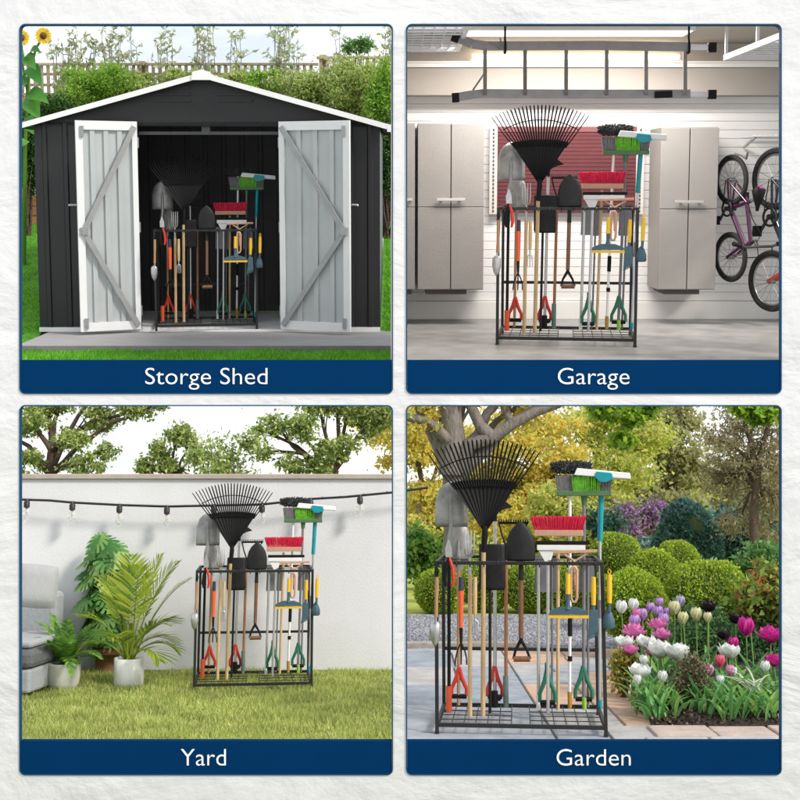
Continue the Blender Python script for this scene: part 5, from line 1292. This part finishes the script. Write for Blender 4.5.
# back wall with slat boards
t = thing('slatted_back_wall', 'white slatted garage back wall', 'wall', UP.at(((XL+XR)/2, YBK, ZF)))
cx_ = (XL+XR)/2; H = zslat-ZF; bh = .0735; m = MB(); z = .16
while z < H-.005: z1 = min(H, z+bh); m.span((XL-cx_, .018, z+.002), (XR-cx_, .03, z1-.0015)); z = z1
m.build('slat_boards', slat_w, t, bevel=.002)
MB().span((XL-cx_, .031, 0), (XR-cx_, .07, ZC-ZF)).build('backing', crown_m, t)
MB().span((XL-cx_, -.012, .0), (XR-cx_, .03, .155)).build('skirting', crown_m, t, bevel=.003)
zz = ZC-ZF-.002; yy = YBK-YFR-.002
def swall(xa, label, opening):
    t = thing('side_wall', label, 'wall', UP.at((xa, YFR, ZF+.001)))
    def pr(poly, nm, a=-.034, b_=.034, mt=drywall):
        m = MB().prism(poly, a, b_); m.V = [(v[1], v[0], v[2]) for v in m.V]; m.F = [f[::-1] for f in m.F]; m.build(nm, mt, t)
    if not opening: pr([(0, 0), (yy, 0), (yy, zz), (.52, zz)], 'panel')
    else:  # unseen doorway, added so sun and sky brighten the garage from the right
        pr([(0, 0), (.3, 0), (.3, 1.95), (.43, 1.95)], 'panel'); pr([(yy-.4, 0), (yy, 0), (yy, 1.95), (yy-.4, 1.95)], 'panel'); pr([(.431, 1.951), (yy, 1.951), (yy, zz), (.52, zz)], 'header')
        pr([(.3, .001), (.34, .001), (.34, 1.95), (.3, 1.95)], 'door_frame', -.045, .045, crown_m); pr([(yy-.44, .001), (yy-.4, .001), (yy-.4, 1.95), (yy-.44, 1.95)], 'door_frame', -.045, .045, crown_m)
swall(XL-.036, 'plain left side wall of the garage', False)
swall(XR+.036, 'right side wall of the garage with an unseen doorway added to let daylight in', True)
# soffit beam and crown, ceiling
YSF = 10.16
zs = UP.P(600, 95, YSF).z; zcr0 = UP.P(600, 67.5, YSF).z; zcr1 = UP.P(600, 62, YSF).z; zst = UP.P(600, 47, YSF).z
t = thing('soffit_beam', 'beige soffit with white moulding along the top of the garage wall', 'beam', UP.at((cx_, YSF, zs)))
MB().span((XL-cx_, 0, 0), (XR-cx_, YBK-YSF-.003, zcr0-zs)).build('face', drywall, t)
m = MB(); m.span((XL-cx_, -.03, zcr0-zs+.001), (XR-cx_, .2, zcr1-zs)); m.span((XL-cx_, -.045, zcr1-zs-.012), (XR-cx_, -.0305, zcr1-zs+.003)); m.build('moulding', crown_m, t)
MB().span((XL-cx_, .12, zcr1-zs+.001), (XR-cx_, YBK-YSF-.003, ZC-zs-.003)).build('upper_face', ceil_m, t)
m = MB(); m.span((XL-.07, YFR+.52, ZC), (XR+.07, YBK+.08, ZC+.06)); struct(m.build('garage_ceiling', ceil_m, None, UP.M))
# cove lamp behind the ladder
lm = bpy.data.materials.new('warm_lamp_tube'); lm.use_nodes = True; nt = lm.node_tree; nt.nodes.remove(nt.nodes['Principled BSDF']); e = nt.nodes.new('ShaderNodeEmission'); e.inputs['Color'].default_value = (1, .82, .58, 1); e.inputs['Strength'].default_value = 2.6
nt.links.new(e.outputs[0], nt.nodes['Material Output'].inputs['Surface'])
la = UP.P(470, 56, 10.2); lb = UP.P(682, 56, 10.2)
t = thing('ceiling_lamp', 'long warm tube lamp lit on the ledge behind the ladder', 'lamp', UP.at(((la.x+lb.x)/2, 10.21, zcr1+.004)))
w_ = (lb.x-la.x)/2; MB().span((-w_, -.02, 0), (w_, .045, .018)).build('tray', crown_m, t); MB().tube([(-w_+.02, .01, .045), (w_-.02, .01, .045)], .022, 12).build('tube', lm, t)
lx0 = UP.P(462, 32, 9.4).x; lx1 = UP.P(690, 32, 9.4).x; lc = (lx0+lx1)/2; lw = (lx1-lx0)/2
t = thing('ceiling_lamp', 'flat warm lit ceiling lamp panel above the ladder', 'lamp', UP.at((lc, 9.4, ZC)))
m = MB(); m.span((-lw, -.19, -.03), (lw, .19, -.001)); m.build('frame', crown_m, t)
lm2 = lm.copy(); lm2.name = 'warm_lamp_diffuser'; lm2.node_tree.nodes['Emission'].inputs['Strength'].default_value = 1.2; lm2.node_tree.nodes['Emission'].inputs['Color'].default_value = (1, .86, .62, 1); MB().span((-lw+.02, -.17, -.034), (lw-.02, .17, -.031)).build('diffuser', lm2, t)
al = bpy.data.lights.new('garage_lamp_light', 'AREA'); al.shape = 'RECTANGLE'; al.size = 2*lw; al.size_y = .34; al.energy = LAMP_W; al.color = (1, .96, .91); ao = bpy.data.objects.new('garage_lamp_light', al); C.objects.link(ao)
ao.matrix_world = UP.M @ Matrix.Translation((lc, 9.4, ZC-.045))
# cabinets
YC = 9.92
def cabinet(px0, px1, pt, pb, label, hx=0.):
    a = UP.P(px0, pb, YC); b_ = UP.P(px1, pt, YC); xm = (a.x+b_.x)/2; w_ = (b_.x-a.x)/2; h = b_.z-a.z; t = thing('cabinet', label, 'cabinet', UP.at((xm, YC, a.z)), 'tall wall cabinets')
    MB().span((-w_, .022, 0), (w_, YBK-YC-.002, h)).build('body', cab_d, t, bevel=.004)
    MB().span((-w_+.002, .016, .01), (w_-.002, .0215, h-.01)).build('door_gap', gap_m, t)
    zm = h*.5
    for s in ((-1, 1) if not hx else (1,)):
        m = MB(); e0, e1 = sorted((s*.004 if not hx else -w_+.001, s*(w_-.001)))
        m.span((e0, 0, .006), (e1, .0158, zm-.002)); m.span((e0, 0, zm+.002), (e1, .0158, h-.006)); m.build('door', cab_m, t, bevel=.004)
    z = h*.545; bw = .235 if not hx else .06; m = MB(); m.box((0, -.022, z), (bw, .012, .024))
    for s in (-1, 1): m.box((s*bw*.32, -.008, z), (.02, .016, .016))
    m.build('handle', handle_m, t, bevel=.004)
    MB().span((-w_*.75, .05, -.04), (w_*.5, YBK-YC-.004, -.001)).build('plinth', gap_m, t); return t
cabinet(417.5, 484.5, 123, 290, 'tall taupe cabinet left of the garage rack'); cabinet(402.5, 415, 123, 290, 'narrow taupe cabinet at the left edge of the garage', 1); cabinet(658, 719.5, 127, 290, 'tall taupe cabinet between the garage rack and the bicycles')
# maroon panel
mar = mat('maroon_slats', (.17,.05,.058), .6, 0, .1, 5); frm = mat('beige_panel_frame', (.56,.52,.49), .6, 0, .04, 5)
YM = YBK-.055
a = UP.P(497, 213, YM); b_ = UP.P(637, 128, YM); t = thing('slat_panel', 'maroon slatted panel in a beige frame on the garage wall', 'panel', UP.at(((a.x+b_.x)/2, YM, a.z))); w_ = (b_.x-a.x)/2; h = b_.z-a.z
m = MB(); n = 22
for k in range(n): z0, z1 = h*k/n, h*(k+1)/n; m.hexa([(-w_, .018, z0+.001), (w_, .018, z0+.001), (w_, .008, z1-.003), (-w_, .008, z1-.003)], [(-w_, .03, z0+.001), (w_, .03, z0+.001), (w_, .03, z1-.003), (-w_, .03, z1-.003)])
m.span((-w_, .031, 0), (w_, .05, h)); m.build('slats', mar, t)
m = MB(); m.span((-w_, .0, h-.032), (w_, .05, h+.012)); m.build('top_rail', mat('maroon_rail', (.19,.06,.065), .6, 0, .1, 5), t)
for s in (-1, 1):
    m = MB(); x = s*(w_+.034); m.span((x-.033, 0, -.01), (x+.033, .05, h+.012)); p = m.build('side_strip', frm, t)
    m = MB()
    for k in range(22): z = h*(k+.5)/22; m.span((x-.007, -.003, z-.011), (x+.007, .002, z+.011))
    m.build('slots', gap_m, p)
# ladder
lad = mat('ladder_aluminium', (.26,.25,.25), .45, .6, .12, 12)
Yu, Yl = 8.55, 8.95
t0 = UP.P(580, 70, 8.75); t = thing('ladder', 'aluminium ladder with black feet hung sideways under the garage ceiling', 'ladder', UP.at(t0))
def L2(px, py, Y): return UP.P(px, py, Y)-t0
for pts, e in (([(456,37,Yu),(472,44,Yu),(486,46,Yu),(600,45.5,Yu),(690,47,Yu)], 'u'), ([(456,97.5,Yl),(470,95,Yl),(484,93.5,Yl),(600,94,Yl),(690,94,Yl)], 'l')):
    m = MB()
    for i in range(len(pts)-1): m.bar(L2(*pts[i]), L2(*pts[i+1]), .03, .062)
    m.build('rail', lad, t)
    q = pts[-1]; MB().bar(L2(q[0]-4, q[1], q[2]), L2(714, q[1]+.5, q[2]), .022, .036).build('rail_extension', alu, t)
    MB().bar(L2(452, pts[0][1]-(1 if e == 'u' else -.5), pts[0][2]), L2(459, pts[0][1]+(1.5 if e == 'u' else 0), pts[0][2]), .045, .068).build('rubber_foot', black_pl, t); m = MB(); m.bar(L2(708, q[1]+.5, q[2]), L2(716, q[1]+.5, q[2]), .04, .066); m.build('rubber_foot', black_pl, t)
for px in (485, 525, 566, 606.5, 646, 685): MB().bar(L2(px, 46.5, Yu), L2(px, 93.5, Yl), .042, .026, up=(1,0,0)).build('rung', lad, t)
m = MB(); m.tube([L2(473, 90, Yl-.03), L2(484, 74, Yl-.08)], .007, 6); m.tube([L2(489, 42, Yu-.03), L2(503, 49, Yu-.03), L2(500, 38, Yu-.03)], .007, 6); m.build('brace', lad, t)
m = MB(); m.bar(L2(655, 95, Yl-.03), L2(672, 94, Yl-.03), .03, .05); m.build('lock', black_pl, t)
for px in (505, 688.5):
    p = UP.P(px, 46, Yu); o = MB().tube([(0, 0, ZC-p.z), (0, 0, .055), (-.0, -.03, .0), (0, -.03, -.045), (0, .015, -.05), (0, .03, -.03)], .008, 8).build('ladder_hook', black_pl, None, UP.at(p)); tag(o, 'thin black ceiling hook at the %s end of the ladder' % ('left' if px < 600 else 'right'), 'hook', 'ladder hooks')
# overhead wire racks
wire_w = mat('white_wire', (.74,.75,.78), .4, .1, .04, 10)
def orack(px0, px1, pfar, Yfar, Ynear, label, dense):
    a = UP.P(px0, pfar, Yfar); b_ = UP.P(px1, pfar, Yfar); base = Vector(((a.x+b_.x)/2, Yfar, a.z)); w_ = (b_.x-a.x)/2; d = Ynear-Yfar; t = thing('overhead_rack', label, 'storage rack', UP.at(base), 'overhead wire racks')
    m = MB(); m.bar((-w_, 0, 0), (w_, 0, 0), .03, .04); m.bar((-w_, d, 0), (w_, d, 0), .03, .04)
    for x in (-w_+.015, w_-.015): m.bar((x, -.016, 0), (x, d+.016, 0), .03, .04)
    m.build('frame', wire_w, t)
    m = MB(); n = dense
    for k in range(1, n): m.tube([(-w_+.02, d*k/n, .005), (w_-.02, d*k/n, .005)], .008, 6)
    for k in range(1, 6): x = -w_+2*w_*k/6; m.tube([(x, 0, .015), (x, d, .015)], .006, 6)
    m.build('wire_deck', wire_w, t)
    for x in (-w_+.015, w_-.015):
        for y in (0, 8.4-Yfar): MB().bar((x, y, .0201), (x, y, ZC-base.z-.0005), .02, .02).build('hanger', wire_w, t)
orack(402.5, 459.5, 49, 9.35, 7.9, 'white overhead wire rack at the left of the ladder', 10); orack(724, 800, 57.5, 9.2, 7.9, 'white overhead wire rack above the bicycles', 10)
for lb, px, py in (('small dark folded tool stored on the left overhead rack', 438, 36),):
    p = UP.P(px, py, 9.0); p.z = UP.P(380, 49, 9.35).z+.04; o = MB().tube([(-.12, 0, 0), (-.03, .0, .02), (.0, .0, .01), (.1, -.0, .03)], [.018, .025, .02, .014], 8).build('folded_tool', black_pl, None, UP.at(p)); tag(o, lb, 'tool')
# wall shelf of wire
a = UP.P(742, 150, YBK-.03); t = thing('wire_shelf', 'small white wire shelf on slanted brackets above the bicycles', 'shelf', UP.at((a.x, YBK, a.z)))
zsh = UP.P(760, 136, 10.2).z-a.z; m = MB()
for k in range(10): x = .02+.045*k; m.tube([(x+.06, -.02, zsh), (x, -.33, zsh)], .006, 6)
for y in (-.03, -.18, -.33): m.tube([(0, y, zsh-.008), (.5, y, zsh-.008)], .007, 6)
m.build('wires', wire_w, t)
for x in (.02, .4): MB().bar((x, -.004, .02), (x+.01, -.31, zsh-.015), .02, .014).build('bracket', steel, t)
# bicycles
tyre_m = mat('black_tyre', (.016,.016,.017), .75, 0, .3, 60, .3, 90); rim_m = mat('grey_rim', (.32,.32,.33), .35, .8, .1, 20); chrome = mat('dark_drivetrain', (.05,.05,.052), .4, .6, .2, 30)
def bike(prear, pfront, r, turn, frame_m, seat_m, accent, label, Yb):
    pr = UP.P(prear[0], prear[1], Yb); pf = UP.P(pfront[0], pfront[1], Yb); ax = (pf-pr); wb = ax.length; X = ax.normalized(); Zb = Vector((math.cos(R(turn)), -math.sin(R(turn)), 0)); Zb = (Zb-X*Zb.dot(X)).normalized(); Yv = Zb.cross(X)
    Mb = Matrix((( X.x, Yv.x, Zb.x, pr.x), (X.y, Yv.y, Zb.y, pr.y), (X.z, Yv.z, Zb.z, pr.z), (0,0,0,1)))
    t = thing('bicycle', label, 'bicycle', UP.M @ Mb, 'bicycles hung on the garage wall')
    yx = Matrix.Rotation(math.pi/2, 3, 'X')
    for cxw in (0, wb):
        w = MB().tube([(cxw+math.cos(a)*r*.93, 0, math.sin(a)*r*.93) for a in [6.2832*k/40 for k in range(40)]], r*.1, 10, closed=True).build('wheel', tyre_m, t)
        MB().tube([(cxw+math.cos(a)*r*.81, 0, math.sin(a)*r*.81) for a in [6.2832*k/40 for k in range(40)]], r*.035, 8, closed=True).build('rim', rim_m, w)
        m = MB()
        for k in range(20): a = 6.2832*k/20; m.cyl((cxw+math.cos(a+.3)*r*.07, (.02 if k % 2 else -.02), math.sin(a+.3)*r*.07), (cxw+math.cos(a)*r*.8, 0, math.sin(a)*r*.8), .0022, n=4)
        m.cyl((cxw, -.035, 0), (cxw, .035, 0), r*.085, n=10); m.build('spokes', rim_m, w)
    s = r/.21; bb = Vector((wb*.37, 0, -.01*s)); st_ = Vector((wb*.27, 0, r*1.25)); hd = Vector((wb*.80, 0, r*1.28)); hl = Vector((wb*.845, 0, r*.92)); q = .016*s
    m = MB(); m.tube([bb, st_], q, 8); m.tube([bb, hl], q*1.35, 8); m.tube([st_.lerp(bb, .2), hd], q*1.1, 8); m.tube([hd+(hd-hl)*.15, hl], q*1.3, 8)
    for sy in (-1, 1): m.tube([bb+Vector((0, sy*.012, 0)), Vector((0, sy*.04, 0))], q*.6, 6); m.tube([st_.lerp(bb, .15)+Vector((0, sy*.012, 0)), Vector((0, sy*.04, 0))], q*.6, 6)
    m.build('frame', frame_m, t)
    m = MB()
    for sy in (-1, 1): m.tube([hl+Vector((-.005, sy*.03, 0)), Vector((wb, sy*.035, 0))], [q*1.0, q*.7], 8)
    m.tube([hl+Vector((0, -.032, 0)), hl+Vector((0, .032, 0))], q*1.1, 8); m.build('fork', accent, t)
    sd = Vector((wb*.235, 0, r*1.62)); MB().tube([st_, sd], q*.75, 8).build('seat_post', rim_m, t)
    m = MB(); L_ = .19*s; m.tube([sd+Vector((-L_*.5, 0, .012)), sd+Vector((-L_*.35, 0, .02)), sd+Vector((0, 0, .012)), sd+Vector((L_*.35, 0, .006)), sd+Vector((L_*.55, 0, 0))], [.03*s, .058*s, .042*s, .018*s, .012*s], 12); sa = m.build('saddle', black_pl, t)
    m = MB(); m.tube([sd+Vector((-L_*.52, 0, .018)), sd+Vector((-L_*.34, 0, .027)), sd+Vector((-L_*.1, 0, .02))], [.024*s, .05*s, .03*s], 12); m.build('saddle_patch', seat_m, sa)
    m = MB(); hs = hd+(hd-hl)*.7; m.tube([hd+(hd-hl)*.15, hs, hs+Vector((.05*s, 0, .03*s))], q*.9, 8); hb = hs+Vector((.05*s, 0, .03*s)); wd = .26*s
    m.tube([hb+Vector((-.03, -wd, .03)), hb+Vector((0, -wd*.5, .012)), hb, hb+Vector((0, wd*.5, .012)), hb+Vector((-.03, wd, .03))], q*.7, 8); m.build('handlebar', chrome, t)
    for sy in (-1, 1): MB().tube([hb+Vector((-.016, sy*wd*.7, .022)), hb+Vector((-.034, sy*wd*1.04, .034))], q*1.15, 8).build('grip', black_pl, t); MB().tube([hb+Vector((.0, sy*wd*.55, .01)), hb+Vector((.06, sy*wd*.6, -.01)), hb+Vector((.06, sy*wd*.85, -.012))], .006*s, 6).build('brake_lever', chrome, t)
    m = MB(); m.tube([(bb.x+math.cos(a)*.062*s, -.035, bb.z+math.sin(a)*.062*s) for a in [6.2832*k/20 for k in range(20)]], .009*s, 6, closed=True); m.cyl(bb+Vector((0, -.05, 0)), bb+Vector((0, .05, 0)), .02*s); 
    m.tube([bb+Vector((0, -.05, 0)), bb+Vector((.1*s, -.06, -.06*s))], .011*s, 6); m.tube([bb+Vector((0, .05, 0)), bb+Vector((-.1*s, .06, .06*s))], .011*s, 6); m.tube([bb+Vector((0, -.035, .062*s)), (0, -.035, .03*s)], .005, 5); m.tube([bb+Vector((0, -.035, -.062*s)), (0, -.035, -.03*s)], .005, 5); m.build('crank', chrome, t)
    for v in (bb+Vector((.1*s, -.1, -.06*s)), bb+Vector((-.1*s, .1, .06*s))): MB().box(v, (.075*s, .07*s, .022*s)).build('pedal', black_pl, t)
    m = MB(); m.tube([hd+Vector((0, .03, .03)), Vector((wb*.7, .1*s, r*1.3)), Vector((wb*.5, .04, r*1.1)), Vector((wb*.1, .03, r*.6))], .004, 5); m.tube([hb, hb+Vector((.09*s, .05, -.05*s)), Vector((wb, .05, r*.6))], .004, 5); m.build('cables', black_pl, t)
pur = mat('purple_bike_paint', (.055,.006,.045), .3, 0, .1, 10, coat=.5); pks = mat('purple_saddle', (.36,.04,.28), .5, 0, .1, 20); bkp = mat('black_bike_paint', (.02,.02,.022), .3, 0, .1, 10, coat=.5); rdp = mat('red_bike_paint', (.5,.05,.03), .3, 0, .15, 2, coat=.5)
bike((731.5, 180), (730.5, 257), .205, 68, pur, pks, pur, 'small purple bicycle with purple and black saddle hung on the garage wall', 10.02)
bike((775.5, 179), (771.5, 281), .25, 62, bkp, bkp, rdp, 'larger black and red bicycle cut off by the right edge of the garage', 9.95)
for px, py, k in ((735, 156, 'purple'), (780, 150, 'larger')):
    p = UP.P(px, py, YBK-.02); o = MB().tube([(0, 0, .02), (0, -.2, .0), (0, -.34, -.03), (0, -.38, .02)], .009, 8).build('wall_hook', steel, None, UP.at(p)); tag(o, f'steel wall hook above the {k} bicycle', 'hook', 'bicycle hooks')

# ------------------------------------------------------------------ racks in the four places
place_rack(LOW, 'garden', (521, 735.5), 172, 'largest black metal tool rack, standing on the garden path', 'in the garden rack', ZG+.004)
place_rack(LOW, 'yard', (253, 690.5), 119, 'black metal tool rack standing on the grass before the white wall', 'in the lawn rack', ZG)
place_rack(UP, 'garage', (565.5, 346), 139.5, 'black metal tool rack standing on the grey garage floor', 'in the garage rack', ZF)
place_rack(UP, 'shed', (207, 330.3), 101.5, 'smallest black metal tool rack, standing inside the dark shed doorway', 'in the shed rack', ZS+.005)
